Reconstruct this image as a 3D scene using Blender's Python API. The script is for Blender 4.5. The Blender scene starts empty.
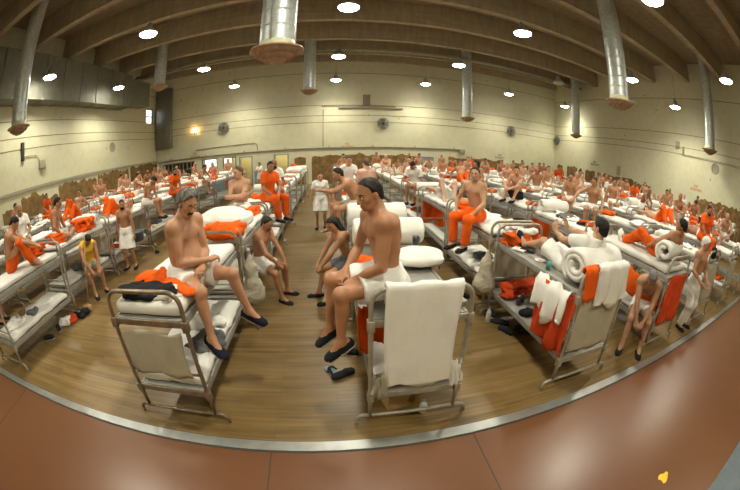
EXPOSURE=0.0
LAMP=60.0
SPOT=620.0
import bpy, bmesh, math, random
import numpy as np
from mathutils import Vector, Matrix
rnd = random.Random(7)
PI = math.pi
scene = bpy.context.scene
COL = scene.collection

# ------------------------------------------------------------------ objects
def link(name, me, parent=None, loc=(0, 0, 0), rot=(0, 0, 0)):
    o = bpy.data.objects.new(name, me)
    COL.objects.link(o)
    o.location = loc
    o.rotation_euler = rot
    if parent is not None:
        o.parent = parent
    return o

def tag(o, label, cat, group=None, kind=None):
    o['label'] = label
    o['category'] = cat
    if group: o['group'] = group
    if kind: o['kind'] = kind
    return o

def empty(name, loc=(0, 0, 0), rz=0.0):
    o = link(name, None, None, loc, (0, 0, rz))
    o.empty_display_size = .1
    return o

def structure(o):
    o['kind'] = 'structure'
    return o

def copy_obj(o, parent=None):
    c = o.copy()
    COL.objects.link(c)
    if parent is not None:
        c.parent = parent
    return c

def copy_tree(o, parent=None):
    c = copy_obj(o, parent)
    for ch in KIDS.get(o.name, []):
        k = copy_tree(ch, c)
        KIDS.setdefault(c.name, []).append(k)
    return c
KIDS = {}

def part(name, me, parent, loc=(0, 0, 0), rot=(0, 0, 0)):
    o = link(name, me, parent, loc, rot)
    KIDS.setdefault(parent.name, []).append(o)
    return o

# ------------------------------------------------------------------ mesh helpers
def mesh_np(name, v, f, mat=None, smooth=True, mats=None, midx=None):
    v = np.asarray(v, dtype=np.float32)
    f = np.asarray(f, dtype=np.int32)
    me = bpy.data.meshes.new(name)
    n = f.shape[1]
    me.vertices.add(len(v)); me.vertices.foreach_set('co', v.ravel())
    me.loops.add(f.size); me.loops.foreach_set('vertex_index', f.ravel())
    me.polygons.add(len(f))
    me.polygons.foreach_set('loop_start', np.arange(0, f.size, n, dtype=np.int32))
    me.polygons.foreach_set('loop_total', np.full(len(f), n, dtype=np.int32))
    me.polygons.foreach_set('use_smooth', np.full(len(f), smooth, dtype=bool))
    for m in (mats or ([mat] if mat else [])):
        me.materials.append(m)
    if midx is not None:
        me.polygons.foreach_set('material_index', np.asarray(midx, dtype=np.int32))
    me.update(calc_edges=True)
    me.validate()
    return me

class MB:
    """collects shapes into one mesh"""
    def __init__(s): s.v = []; s.f = []; s.sm = []; s.mi = []; s.m = 0
    def add(s, v, f, smooth=False):
        b = len(s.v)
        s.v += [tuple(p) for p in v]
        for q in f:
            s.f.append(tuple(b + i for i in q)); s.sm.append(smooth); s.mi.append(s.m)
    def box(s, x0, x1, y0, y1, z0, z1):
        s.add([(x0,y0,z0),(x1,y0,z0),(x1,y1,z0),(x0,y1,z0),(x0,y0,z1),(x1,y0,z1),(x1,y1,z1),(x0,y1,z1)],
              [(0,3,2,1),(4,5,6,7),(0,1,5,4),(1,2,6,5),(2,3,7,6),(3,0,4,7)])
    def rbox(s, x0, x1, y0, y1, z0, z1, r=.01):
        # chamfered box
        bm = bmesh.new()
        bmesh.ops.create_cube(bm, size=1)
        for v in bm.verts:
            v.co = Vector(((x0+x1)/2+v.co.x*(x1-x0), (y0+y1)/2+v.co.y*(y1-y0), (z0+z1)/2+v.co.z*(z1-z0)))
        bmesh.ops.bevel(bm, geom=bm.edges[:], offset=r, segments=2, affect='EDGES', profile=.6)
        bm.verts.index_update()
        s.add([v.co for v in bm.verts], [[v.index for v in f.verts] for f in bm.faces], True)
        bm.free()
    def tube(s, pts, r, n=10, closed=False, caps=True):
        pts = [Vector(p) for p in pts]
        rr = r if isinstance(r, (list, tuple)) else [r]*len(pts)
        N = len(pts); rings = []
        ref = None
        for i, p in enumerate(pts):
            if closed: d = pts[(i+1) % N]-pts[i-1]
            else: d = pts[min(i+1, N-1)]-pts[max(i-1, 0)]
            d.normalize()
            if ref is None:
                ref = Vector((0,0,1)) if abs(d.z) < .9 else Vector((1,0,0))
                ref = (ref-d*ref.dot(d)).normalized()
            else:
                ref = (ref-d*ref.dot(d)).normalized()
            b = d.cross(ref)
            rings.append([p+(ref*math.cos(2*PI*k/n)+b*math.sin(2*PI*k/n))*rr[i] for k in range(n)])
        v = [q for R in rings for q in R]; f = []
        for i in range(N if closed else N-1):
            j = (i+1) % N
            for k in range(n):
                f.append((i*n+k, i*n+(k+1)%n, j*n+(k+1)%n, j*n+k))
        if caps and not closed:
            f.append(tuple(range(n))[::-1]); f.append(tuple((N-1)*n+k for k in range(n)))
        s.add(v, f, True)
    def lathe(s, prof, n=24, c=(0,0,0), smooth=True, axis='z'):
        v = []; f = []
        for r, z in prof:
            for k in range(n):
                a = 2*PI*k/n
                p = (r*math.cos(a), r*math.sin(a), z)
                if axis == 'y': p = (p[0], p[2], p[1])
                if axis == 'x': p = (p[2], p[0], p[1])
                v.append((c[0]+p[0], c[1]+p[1], c[2]+p[2]))
        for i in range(len(prof)-1):
            for k in range(n):
                f.append((i*n+k, i*n+(k+1)%n, (i+1)*n+(k+1)%n, (i+1)*n+k))
        s.add(v, f, smooth)
    def build(s, name, mats):
        me = bpy.data.meshes.new(name)
        me.from_pydata(s.v, [], s.f)
        me.polygons.foreach_set('use_smooth', s.sm)
        for m in (mats if isinstance(mats, (list, tuple)) else [mats]): me.materials.append(m)
        me.polygons.foreach_set('material_index', s.mi)
        bm = bmesh.new(); bm.from_mesh(me)
        bmesh.ops.recalc_face_normals(bm, faces=bm.faces[:])
        bm.to_mesh(me); bm.free()
        me.update()
        return me

def arc(cx, cz, r, a0, a1, n=6):
    return [(cx+r*math.cos(math.radians(a0+(a1-a0)*i/n)), cz+r*math.sin(math.radians(a0+(a1-a0)*i/n))) for i in range(n+1)]

# ------------------------------------------------------------------ materials
class NT:
    def __init__(s, name):
        s.m = bpy.data.materials.new(name); s.m.use_nodes = True
        s.t = s.m.node_tree; s.b = s.t.nodes['Principled BSDF']
    def n(s, kind, **kw):
        x = s.t.nodes.new(kind)
        for k, v in kw.items(): setattr(x, k, v)
        return x
    def l(s, a, b): s.t.links.new(a, b)
    def set(s, **kw):
        for k, v in kw.items():
            s.b.inputs[k.replace('_', ' ')].default_value = v
    def noise(s, scale, detail=4, vec=None, rough=.55):
        x = s.n('ShaderNodeTexNoise'); x.inputs['Scale'].default_value = scale
        x.inputs['Detail'].default_value = detail; x.inputs['Roughness'].default_value = rough
        if vec is not None: s.l(vec, x.inputs['Vector'])
        return x.outputs['Fac']
    def ramp(s, fac, stops):
        r = s.n('ShaderNodeValToRGB'); e = r.color_ramp.elements
        e[0].position, e[0].color = stops[0][0], (*stops[0][1], 1)
        e[1].position, e[1].color = stops[-1][0], (*stops[-1][1], 1)
        for p, c in stops[1:-1]:
            q = e.new(p); q.color = (*c, 1)
        s.l(fac, r.inputs['Fac']); return r.outputs['Color']
    def mix(s, fac, a, b, mode='MIX'):
        x = s.n('ShaderNodeMix', data_type='RGBA', blend_type=mode)
        for val, i in ((fac, 0), (a, 6), (b, 7)):
            if isinstance(val, (int, float)): x.inputs[i].default_value = val
            elif isinstance(val, tuple): x.inputs[i].default_value = (*val, 1)
            else: s.l(val, x.inputs[i])
        return x.outputs[2]
    def bump(s, h, strength=.3, dist=.01):
        x = s.n('ShaderNodeBump'); x.inputs['Strength'].default_value = strength
        x.inputs['Distance'].default_value = dist
        s.l(h, x.inputs['Height']); s.l(x.outputs[0], s.b.inputs['Normal'])
    def pos(s): return s.n('ShaderNodeNewGeometry').outputs['Position']
    def objc(s): return s.n('ShaderNodeTexCoord').outputs['Object']
    def rand(s): return s.n('ShaderNodeObjectInfo').outputs['Random']
    def mapping(s, vec, scale):
        x = s.n('ShaderNodeMapping'); x.inputs['Scale'].default_value = scale
        s.l(vec, x.inputs['Vector']); return x.outputs[0]

def simple(name, col, rough=.6, metal=0., var=.12, scale=6., bump=0., bscale=30., spec=.5, world=False):
    t = NT(name)
    t.set(Roughness=rough, Metallic=metal, Specular_IOR_Level=spec)
    vec = t.pos() if world else t.objc()
    f = t.noise(scale, 4, vec)
    lo = tuple(max(0, c*(1-var)) for c in col); hi = tuple(min(1, c*(1+var)) for c in col)
    t.l(t.ramp(f, [(.3, lo), (.7, hi)]), t.b.inputs['Base Color'])
    if bump: t.bump(t.noise(bscale, 3, vec), bump, .01)
    return t.m

def srgb(r, g, b):
    f = lambda c: (c/255/12.92) if c/255 <= .04045 else ((c/255+.055)/1.055)**2.4
    return (f(r), f(g), f(b))

def cloth(name, col, var=.1, bump=.5, rand_v=.0, scale=4):
    t = NT(name); t.set(Roughness=.9, Specular_IOR_Level=.15)
    vec = t.objc()
    f = t.noise(scale, 4, vec)
    lo = tuple(c*(1-var) for c in col); hi = tuple(min(1, c*(1+var)) for c in col)
    c = t.ramp(f, [(.3, lo), (.7, hi)])
    if rand_v:
        h = t.n('ShaderNodeHueSaturation'); t.l(c, h.inputs['Color'])
        mr = t.n('ShaderNodeMapRange'); t.l(t.rand(), mr.inputs[0])
        mr.inputs[3].default_value = 1-rand_v; mr.inputs[4].default_value = 1+rand_v*.3
        t.l(mr.outputs[0], h.inputs['Value']); c = h.outputs[0]
    t.l(c, t.b.inputs['Base Color'])
    t.bump(t.noise(9, 5, vec), bump, .02)
    return t.m

M = {}
M['white'] = cloth('white_cotton', (.82, .80, .75), .05, .35, .1)
M['orange'] = cloth('orange_cotton', (.80, .118, .011), .2, .5, .3)
M['red'] = cloth('faded_red_cloth', (.58, .065, .015), .2, .4, .1)
M['grey'] = cloth('grey_wool', (.13, .135, .14), .25, .5, .2)
M['black'] = cloth('black_cotton', (.018, .018, .02), .3, .4)
M['ticking'] = cloth('mattress_ticking', (.70, .68, .62), .07, .3, .2)
M['beigecloth'] = cloth('unbleached_cloth', (.42, .38, .29), .08, .3)
M['yellowcloth'] = cloth('yellow_cloth', (.75, .5, .06), .1, .3)
M['bluedenim'] = cloth('navy_canvas', (.012, .014, .03), .2, .2)
M['sole'] = simple('rubber_sole', (.45, .43, .38), .6)
M['steel'] = simple('painted_bed_steel', (.33, .30, .24), .38, .25, .2, 9, .1)
M['steeldark'] = simple('worn_brown_bed_steel', (.23, .175, .12), .3, .45, .3, 9, .1)
M['deck'] = simple('painted_bed_deck', (.29, .28, .25), .45, .1, .12, 7)
M['galv'] = None
M['plastic'] = simple('white_plastic', (.6, .6, .56), .35)
M['blackplastic'] = simple('black_plastic', (.02, .02, .022), .4)
M['cardboard'] = simple('brown_cardboard', (.36, .22, .1), .8)
M['paper'] = simple('white_paper', (.75, .74, .7), .7)
M['bluepaint'] = simple('blue_grey_paint', (.16, .24, .30), .5)
M['greenplastic'] = simple('green_plastic', (.05, .12, .05), .4)
M['pipe'] = simple('painted_conduit', (.30, .28, .20), .5)
M['rust'] = simple('rusty_iron', (.2, .1, .05), .8, .2, .4, 12, .3)
M['darkiron'] = simple('dark_iron', (.05, .05, .045), .5, .5)
M['redpaint'] = simple('red_stencil_paint', (.35, .04, .02), .7)
M['eyewhite'] = simple('eye_white', (.7, .68, .62), .3, var=.02)
M['eyedark'] = simple('eye_iris', (.03, .018, .01), .2, var=.02)

def galv():
    t = NT('galvanised_sheet'); t.set(Roughness=.4, Metallic=.55)
    p = t.objc()
    f = t.noise(9, 3, p)
    t.l(t.ramp(f, [(.3, (.46, .50, .48)), (.7, (.66, .70, .68))]), t.b.inputs['Base Color'])
    t.bump(t.noise(3, 2, p), .03, .01)
    return t.m
M['galv'] = galv()

def skin():
    t = NT('skin'); t.set(Roughness=.42, Specular_IOR_Level=.4)
    oi = t.n('ShaderNodeObjectInfo')
    f = t.noise(7, 5, t.objc())
    c = t.mix(1.0, oi.outputs['Color'], t.ramp(f, [(.3, (.82, .76, .72)), (.75, (1.06, 1.0, .97))]), 'MULTIPLY')
    t.l(c, t.b.inputs['Base Color'])
    t.set(Subsurface_Weight=.0)
    t.bump(t.noise(60, 3, t.objc()), .06, .01)
    return t.m
def skin_mul(name, k, rough=.45):
    t = NT(name); t.set(Roughness=rough)
    oi = t.n('ShaderNodeObjectInfo')
    t.l(t.mix(1.0, oi.outputs['Color'], k, 'MULTIPLY'), t.b.inputs['Base Color'])
    return t.m
M['skin'] = skin()
M['lip'] = skin_mul('lip_skin', (.78, .56, .54))
M['nipple'] = skin_mul('areola_skin', (.62, .42, .38))
M['eyezone'] = skin_mul('dark_eye', (.12, .10, .10), .25)
M['navel'] = skin_mul('navel_skin', (.6, .5, .45))

def hair():
    t = NT('hair'); t.set(Roughness=.6, Specular_IOR_Level=.3)
    oi = t.n('ShaderNodeObjectInfo')
    p = t.mapping(t.objc(), (60, 60, 14))
    c = t.mix(1.0, oi.outputs['Color'], t.ramp(t.noise(1, 3, p), [(.3, (.6, .6, .6)), (.7, (1.3, 1.3, 1.3))]), 'MULTIPLY')
    t.l(c, t.b.inputs['Base Color'])
    t.bump(t.noise(1, 3, p), .6, .01)
    return t.m
M['hair'] = hair()
# ------------------------------------------------------------------ camera
cam = bpy.data.cameras.new('camera')
cam.type = 'PANO'
cam.sensor_fit = 'HORIZONTAL'; cam.sensor_width = 36.0; cam.sensor_height = 36.0*490/740
try:
    cam.panorama_type = 'FISHEYE_EQUISOLID'; cam.fisheye_lens = 15.786; cam.fisheye_fov = PI
except Exception:
    cam.cycles.panorama_type = 'FISHEYE_EQUISOLID'; cam.cycles.fisheye_lens = 15.786; cam.cycles.fisheye_fov = PI
cam.clip_end = 200; cam.clip_start = .02
camo = link('camera', cam)
CP, CR, CY = math.radians(17.17), math.radians(.32), math.radians(7.26)
def cam_axis(x, y, z):
    x, y = x*math.cos(CR)-y*math.sin(CR), x*math.sin(CR)+y*math.cos(CR)
    Y = z*math.cos(CP)+y*math.sin(CP); Z = y*math.cos(CP)-z*math.sin(CP)
    return Vector((x*math.cos(CY)+Y*math.sin(CY), -x*math.sin(CY)+Y*math.cos(CY), Z))
ax, ay, az = cam_axis(1,0,0), cam_axis(0,1,0), -cam_axis(0,0,1)
camo.matrix_world = Matrix(((ax.x, ay.x, az.x, 0), (ax.y, ay.y, az.y, 0), (ax.z, ay.z, az.z, 2.45), (0,0,0,1)))
scene.camera = camo

scene.view_settings.view_transform = 'Standard'
scene.view_settings.look = 'None'
scene.view_settings.gamma = 1.0
scene.view_settings.exposure = EXPOSURE
scene.view_settings.use_curve_mapping = False
scene.cycles.use_denoising = True
scene.cycles.max_bounces = 7
scene.cycles.diffuse_bounces = 5
scene.cycles.sample_clamp_indirect = 6
scene.cycles.caustics_reflective = False
scene.cycles.caustics_refractive = False

w = bpy.data.worlds.new('daylight'); scene.world = w; w.use_nodes = True
nt = w.node_tree; bg = nt.nodes['Background']
sky = nt.nodes.new('ShaderNodeTexSky')
sky.sky_type = 'HOSEK_WILKIE'; sky.sun_direction = Vector((.3, -.5, .8)).normalized(); sky.turbidity = 9
nt.links.new(sky.outputs[0], bg.inputs[0]); bg.inputs[1].default_value = 14.0

# ------------------------------------------------------------------ setting materials
XL, XR, YF, YB, ZC = -13.35, 18.7, 22.5, -3.2, 9.75
def wall_mat():
    t = NT('cream_painted_concrete'); t.set(Roughness=.55, Specular_IOR_Level=.35)
    p = t.pos()
    a = t.noise(.35, 5, p); b = t.noise(3.0, 5, p)
    c = t.ramp(a, [(.3, (.53, .505, .345)), (.55, (.57, .55, .38)), (.75, (.60, .58, .42))])
    c = t.mix(.18, c, t.ramp(b, [(.35, (.42, .38, .25)), (.55, (.59, .57, .40)), (.8, (.65, .63, .48))]))
    # form-tie marks and stains: rare darker spots
    v = t.n('ShaderNodeTexVoronoi'); v.inputs['Scale'].default_value = .9; t.l(p, v.inputs['Vector'])
    spot = t.ramp(v.outputs['Distance'], [(.0, (1, 1, 1)), (.045, (1, 1, 1)), (.06, (0, 0, 0)), (1, (0, 0, 0))])
    c = t.mix(spot, c, (.3, .24, .15))
    t.l(c, t.b.inputs['Base Color'])
    t.bump(t.noise(5, 5, p), .25, .02)
    return t.m
def wood_floor():
    t = NT('worn_maple_boards'); t.set(Specular_IOR_Level=.36)
    p = t.pos()
    br = t.n('ShaderNodeTexBrick'); br.offset = .37; br.squash = 1
    t.l(p, br.inputs['Vector'])
    br.inputs['Scale'].default_value = 1; br.inputs['Brick Width'].default_value = 1.7
    br.inputs['Row Height'].default_value = .057; br.inputs['Mortar Size'].default_value = .0016
    br.inputs['Mortar Smooth'].default_value = .3; br.inputs['Bias'].default_value = .0
    br.inputs['Color1'].default_value = (.0, .0, .0, 1); br.inputs['Color2'].default_value = (1, 1, 1, 1)
    br.inputs['Mortar'].default_value = (.0, .0, .0, 1)
    base = t.ramp(br.outputs['Color'], [(0, (.125, .076, .025)), (.5, (.18, .112, .037)), (1, (.26, .165, .06))])
    grain = t.noise(1, 5, t.mapping(p, (1.3, 22, 1)))
    c = t.mix(.5, base, t.ramp(grain, [(.3, (.10, .06, .02)), (.5, (.185, .116, .041)), (.75, (.30, .195, .08))]))
    wear = t.noise(.9, 5, p)
    c = t.mix(t.ramp(wear, [(.5, (0, 0, 0)), (.75, (.35, .35, .35))]), c, (.345, .25, .13))
    c = t.mix(br.outputs['Fac'], c, (.10, .06, .024))
    t.l(c, t.b.inputs['Base Color'])
    t.l(t.ramp(wear, [(.3, (.30, .30, .30)), (.7, (.46, .46, .46))]), t.b.inputs['Roughness'])
    t.bump(grain, .06, .004)
    return t.m
def red_floor():
    t = NT('red_brown_sealed_concrete'); t.set(Specular_IOR_Level=.5)
    p = t.pos()
    a = t.noise(.45, 2, p, .4); b = t.noise(9, 3, p)
    c = t.ramp(a, [(.25, (.125, .047, .018)), (.5, (.145, .058, .023)), (.75, (.165, .073, .031))])
    c = t.mix(.04, c, t.ramp(b, [(.3, (.14, .065, .034)), (.7, (.25, .115, .065))]))
    t.l(c, t.b.inputs['Base Color'])
    t.l(t.ramp(b, [(.2, (.3, .3, .3)), (.8, (.35, .35, .35))]), t.b.inputs['Roughness'])
    t.bump(t.noise(1.6, 2, p), .05, .02)
    return t.m
def beam_mat(name, lo, hi):
    t = NT(name); t.set(Roughness=.75, Specular_IOR_Level=.2)
    p = t.pos()
    g = t.noise(1, 4, t.mapping(p, (.5, 6, 9)))
    f = t.noise(1, 4, t.mapping(p, (5, 2, 1)))
    c = t.mix(.5, t.ramp(g, [(.3, lo), (.7, hi)]), t.ramp(f, [(.35, lo), (.65, hi)]))
    t.l(c, t.b.inputs['Base Color'])
    t.bump(f, .3, .02)
    return t.m
M['wall'] = wall_mat(); M['wood'] = wood_floor(); M['redfloor'] = red_floor()
M['beam'] = beam_mat('stained_beam', (.28, .225, .145), (.43, .355, .24))
M['deckwood'] = beam_mat('roof_boards', (.20, .155, .10), (.30, .24, .16))
M['mullion'] = simple('aluminium_strip', (.46, .47, .45), .35, .75, .15, 5)
M['stripdark'] = simple('dark_joint_and_shadow_line', (.04, .03, .025), .6)
M['residue'] = simple('brown_adhesive_residue', (.185, .105, .031), .8, 0, .4, 3.5, .4, 12, world=True)
M['groove'] = simple('wall_pour_line', (.22, .18, .11), .8)
def glass():
    t = NT('window_glass'); nt = t.t
    tr = t.n('ShaderNodeBsdfTransparent'); gl = t.n('ShaderNodeBsdfGlossy'); gl.inputs['Roughness'].default_value = .05
    mx = t.n('ShaderNodeMixShader'); mx.inputs[0].default_value = .06
    t.l(tr.outputs[0], mx.inputs[1]); t.l(gl.outputs[0], mx.inputs[2])
    t.l(mx.outputs[0], nt.nodes['Material Output'].inputs['Surface'])
    return t.m
M['glass'] = glass()
def emis(name, col, s):
    t = NT(name); t.set(Base_Color=(*col, 1), Emission_Color=(*col, 1), Emission_Strength=s)
    return t.m
M['lens'] = emis('lamp_lens', (1.0, .96, .82), LAMP)
M['warmbulb'] = emis('wall_lamp_glass', (1.0, .6, .22), 60.0)
M['lensoff'] = simple('unlit_lamp_lens', (.42, .36, .3), .3)

# ------------------------------------------------------------------ room shell
def slab(name, boxes, mat):
    b = MB()
    for q in boxes: b.box(*q)
    return structure(link(name, b.build(name, mat)))
YS0, YS1 = 1.76, 1.905
slab('floor', [(XL, XR, YS1, YF+.2, -.1, 0)], M['wood'])
slab('floor_hall', [(XL, XR, YB, YS0, -.1, 0)], M['redfloor'])
slab('trim_1', [(XL, XR, YS0+.02, YS1-.012, -.1, .012)], M['mullion'])
slab('trim_2', [(XL, XR, YS0, YS0+.02, -.1, .002), (XL, XR, YS1-.012, YS1, -.1, .002)], M['stripdark'])  # dark edges: painted shadow line on both sides of the metal strip
slab('ceiling', [(XL-.2, XR+.2, YB-.2, YF+.2, ZC, ZC+.2)], M['deckwood'])
slab('wall_left', [(XL-.2, XL, YB, YF, -.1, 5.45), (XL-.2, XL, YB, 20.85, 5.45, 6.6), (XL-.2, XL, 21.95, YF, 5.45, 6.6), (XL-.2, XL, YB, YF, 6.6, ZC)], M['wall'])
slab('wall_right', [(XR, XR+.2, YB, YF, -.1, ZC)], M['wall'])
slab('wall_back', [(XL-.2, XR+.2, YB-.2, YB, -.1, ZC)], M['wall'])
# far wall with openings: (x0, x1, z0, z1)
HO = [(-12.8, -9.95, 1.0, 2.25), (-9.35, -8.1, .9, 2.26), (-7.65, -6.62, .9, 2.24), (-6.42, -5.4, 0, 2.2), (-3.85, -2.8, 0, 2.2)]
bx = []; x = XL-.2
for a, b, z0, z1 in HO:
    bx.append((x, a, YF, YF+.2, -.1, ZC))
    if z0 > 0: bx.append((a, b, YF, YF+.2, -.1, z0))
    bx.append((a, b, YF, YF+.2, z1, ZC)); x = b
bx.append((x, XR+.2, YF, YF+.2, -.1, ZC))
slab('wall_far', bx, M['wall'])
# beams across the hall
for k in range(-1, 6):
    y = 8.5+2.85*(k-1)
    slab('beam', [(XL, XR, y-.16, y+.16, 8.6, ZC)], M['beam'])
for k in (7,):
    pass
slab('beam', [(XL, XR, 22.1, 22.42, 8.75, ZC)], M['beam'])
# windows and doorways of the far wall
def frame_me(x0, x1, z0, z1, t, d, bars=()):
    b = MB()
    b.box(x0, x0+t, -d/2, d/2, z0, z1); b.box(x1-t, x1, -d/2, d/2, z0, z1)
    b.box(x0+t, x1-t, -d/2, d/2, z1-t, z1)
    if z0 > 0: b.box(x0+t, x1-t, -d/2, d/2, z0, z0+t)
    for kind, q in bars:
        if kind == 'v': b.box(q-t/3, q+t/3, -d/3, d/3, z0+t, z1-t)
        else: b.box(x0+t, x1-t, -d/3, d/3, q-t/3, q+t/3)
    return b
for i, (a, b, z0, z1) in enumerate(HO[1:3]):
    win = structure(link('window_%d' % (i+1), frame_me(a, b, z0, z1, .06, .12).build('window', M['darkiron']), None, (0, YF+.05, 0)))
    g = MB(); g.box(a+.06, b-.06, -.005, .005, z0+.06, z1-.06)
    part('window_pane', g.build('window_pane', M['glass']), win)
win = structure(link('window_3', None, None, (XL-.1, 21.4, 6.02)))
g = MB()
for q in ((-.55, -.5, -.57, .57), (.5, .55, -.57, .57)): g.box(-.06, .06, q[0], q[1], q[2], q[3])
for q in ((-.57, -.52), (.52, .57), (-.02, .02)): g.box(-.06, .06, -.5, .5, q[0], q[1])
part('window_frame', g.build('window_frame', M['darkiron']), win)
g = MB(); g.box(-.005, .005, -.5, .5, -.52, .52)
part('window_pane', g.build('window_pane', M['glass']), win)
for i, (a, b, z0, z1) in enumerate(HO[3:5]):
    structure(link('door_%d' % (i+1), frame_me(a, b, 0, z1, .09, .26).build('door_frame', M['bluepaint']), None, (0, YF+.1, 0)))
    # the lit back room behind the doorway
    slab('wall_back_room', [(a-.6, a-.5, YF+.2, YF+2.6, -.1, 2.7), (b+.5, b+.6, YF+.2, YF+2.6, -.1, 2.7), (a-.6, b+.6, YF+2.5, YF+2.6, -.1, 2.7)], M['wall'])
    slab('ceiling_back_room', [(a-.6, b+.6, YF+.2, YF+2.6, 2.6, 2.7)], M['wall'])
    slab('floor_back_room', [(a-.6, b+.6, YF+.2, YF+2.6, -.1, 0)], M['wood'])
    li = bpy.data.lights.new('back_room_light', 'POINT'); li.energy = 55; li.color = (1, .8, .45); li.shadow_soft_size = .15
    link('back_room_light', li, None, ((a+b)/2, YF+1.3, 2.35))
# dark pass-through in the far corner, with its steel slats
a, b, z0, z1 = HO[0]
slab('wall_store_room', [(a-.1, b+.1, YF+1.6, YF+1.7, .8, 2.5), (a-.2, a-.1, YF+.2, YF+1.7, .8, 2.5), (b+.1, b+.2, YF+.2, YF+1.7, .8, 2.5), (a-.2, b+.2, YF+.2, YF+1.7, .7, .8), (a-.2, b+.2, YF+.2, YF+1.7, 2.5, 2.6)], M['deckwood'])
g = MB()
for k in range(9): g.box(a+.1+k*.34, a+.16+k*.34, -.02, .02, 1.72, 2.2)
g.box(a, b, -.03, .03, 1.66, 1.72); g.box(a, b, -.04, .04, 2.19, 2.25); g.box(a, a+.06, -.04, .04, 1.0, 2.2); g.box(b-.06, b, -.04, .04, 1.0, 2.2)
structure(link('window_4', g.build('window_slat', M['pipe']), None, (0, YF+.06, 0)))
# solid blue door at the right of the aisle's end
dr = structure(link('door_3', None, None, (6.9, YF, 0)))
g = MB(); g.rbox(-.46, .46, -.05, -.005, 0, 1.84, .006); part('door_leaf', g.build('door_leaf', M['bluepaint']), dr)
g = MB(); g.rbox(-.54, -.46, -.07, -.001, 0, 1.92, .005); g.rbox(.46, .54, -.07, -.001, 0, 1.92, .005); g.rbox(-.46, .46, -.07, -.001, 1.84, 1.92, .005)
part('door_frame', g.build('door_frame', M['bluepaint']), dr)
g = MB(); g.box(-.22, .22, -.056, -.05, .95, 1.4); part('door_panel', g.build('door_panel', M['darkiron']), dr)
# blue wainscot beneath the windows
slab('trim_3', [(-9.6, -6.5, YF-.012, YF-.001, 0, .88), (-5.3, -3.95, YF-.012, YF-.001, 0, 1.1)], M['bluepaint'])

# pour lines of the walls: slim dark joints
b = MB()
for z in (7.88, 5.52, 4.78, 4.3): b.box(XL, XR, YF-.012, YF+.001, z-.018, z+.018)
structure(link('trim_4', b.build('trim', M['groove'])))
b = MB()
for z in (7.6, 5.55, 4.82, 4.32): b.box(XL-.001, XL+.012, YB, YF, z-.018, z+.018)
structure(link('trim_5', b.build('trim', M['groove'])))
b = MB()
for z in (7.6, 5.46, 4.7, 4.3): b.box(XR-.012, XR+.001, YB, YF, z-.018, z+.018)
structure(link('trim_6', b.build('trim', M['groove'])))
# ledge along the left wall
slab('trim_7', [(XL, XL+.09, YB, YF, 2.5, 2.62)], M['pipe'])

# torn brown wall covering: irregular upper edges
def residue(name, spans, plane, seed):
    r = random.Random(seed); b = MB()
    for s0, s1, zt in spans:
        n = max(4, int((s1-s0)/.13)); xs = [s0+(s1-s0)*i/n for i in range(n+1)]
        h = 0; tops = []
        for i in range(n+1):
            h = .6*h+r.uniform(-.05, .05)*(1 if plane == 'far' else 1.2 if plane == 'right' else 1.9)+(.12*r.random() if r.random() < .16 else 0)
            tops.append(zt+h-(.06 if i in (0, n) else 0))
        for i in range(n):
            z0, z1 = tops[i], tops[i+1]
            v = []
            for d in (0, .014):
                for s, z in ((xs[i], .0), (xs[i+1], .0), (xs[i+1], z1), (xs[i], z0)):
                    if plane == 'far': v.append((s, YF-.001-d, z))
                    elif plane == 'left': v.append((XL+.001+d, s, z))
                    else: v.append((XR-.001-d, s, z))
            b.add(v, [(0,1,2,3), (4,7,6,5), (0,4,5,1), (1,5,6,2), (2,6,7,3), (3,7,4,0)])
    structure(link(name, b.build('trim', M['residue'])))
residue('trim_8', [(-2.4, -1.6, 1.9), (-1.2, 6.3, 1.93), (8.6, 13.1, 1.95), (14.3, 15.0, 1.9), (15.3, 15.9, 1.7), (17.1, 18.2, 1.85)], 'far', 3)
residue('trim_9', [(2.0, 5.2, 1.9), (5.6, 6.9, 2.1), (7.2, 8.3, 1.95), (8.5, 10.2, 2.2), (10.6, 11.2, 2.0), (11.3, 14.6, 2.3), (14.8, 18.3, 2.35), (18.5, 22.4, 2.4)], 'left', 4)
residue('trim_10', [(1.5, 7.6, 2.1), (11.6, 12.9, 1.9), (13.2, 16.9, 2.1), (17.2, 18.3, 2.15), (19.3, 20.6, 2.2), (21.2, 21.9, 2.2)], 'right', 5)

# yellow paint mark and floor joints of the hall
bm = MB(); pts = []
for k in range(14):
    a = 2*PI*k/14; rr = .062*(1+.25*math.sin(3*a+1)+.12*math.sin(5*a))
    pts.append((2.83+rr*1.25*math.cos(a), .2+rr*math.sin(a)))
bm.add([(x, y, .0005) for x, y in pts]+[(x, y, .003) for x, y in pts], [tuple(range(14, 28))]+[(k, (k+1) % 14, 14+(k+1) % 14, 14+k) for k in range(14)])
structure(link('trim_11', bm.build('trim', simple('yellow_floor_paint', (.8, .5, .02), .5))))
slab('trim_12', [(xx-.006, xx+.006, YB, YS0, -.01, .0015) for xx in (-4.5, -.65, 1.22)], M['stripdark'])

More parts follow.
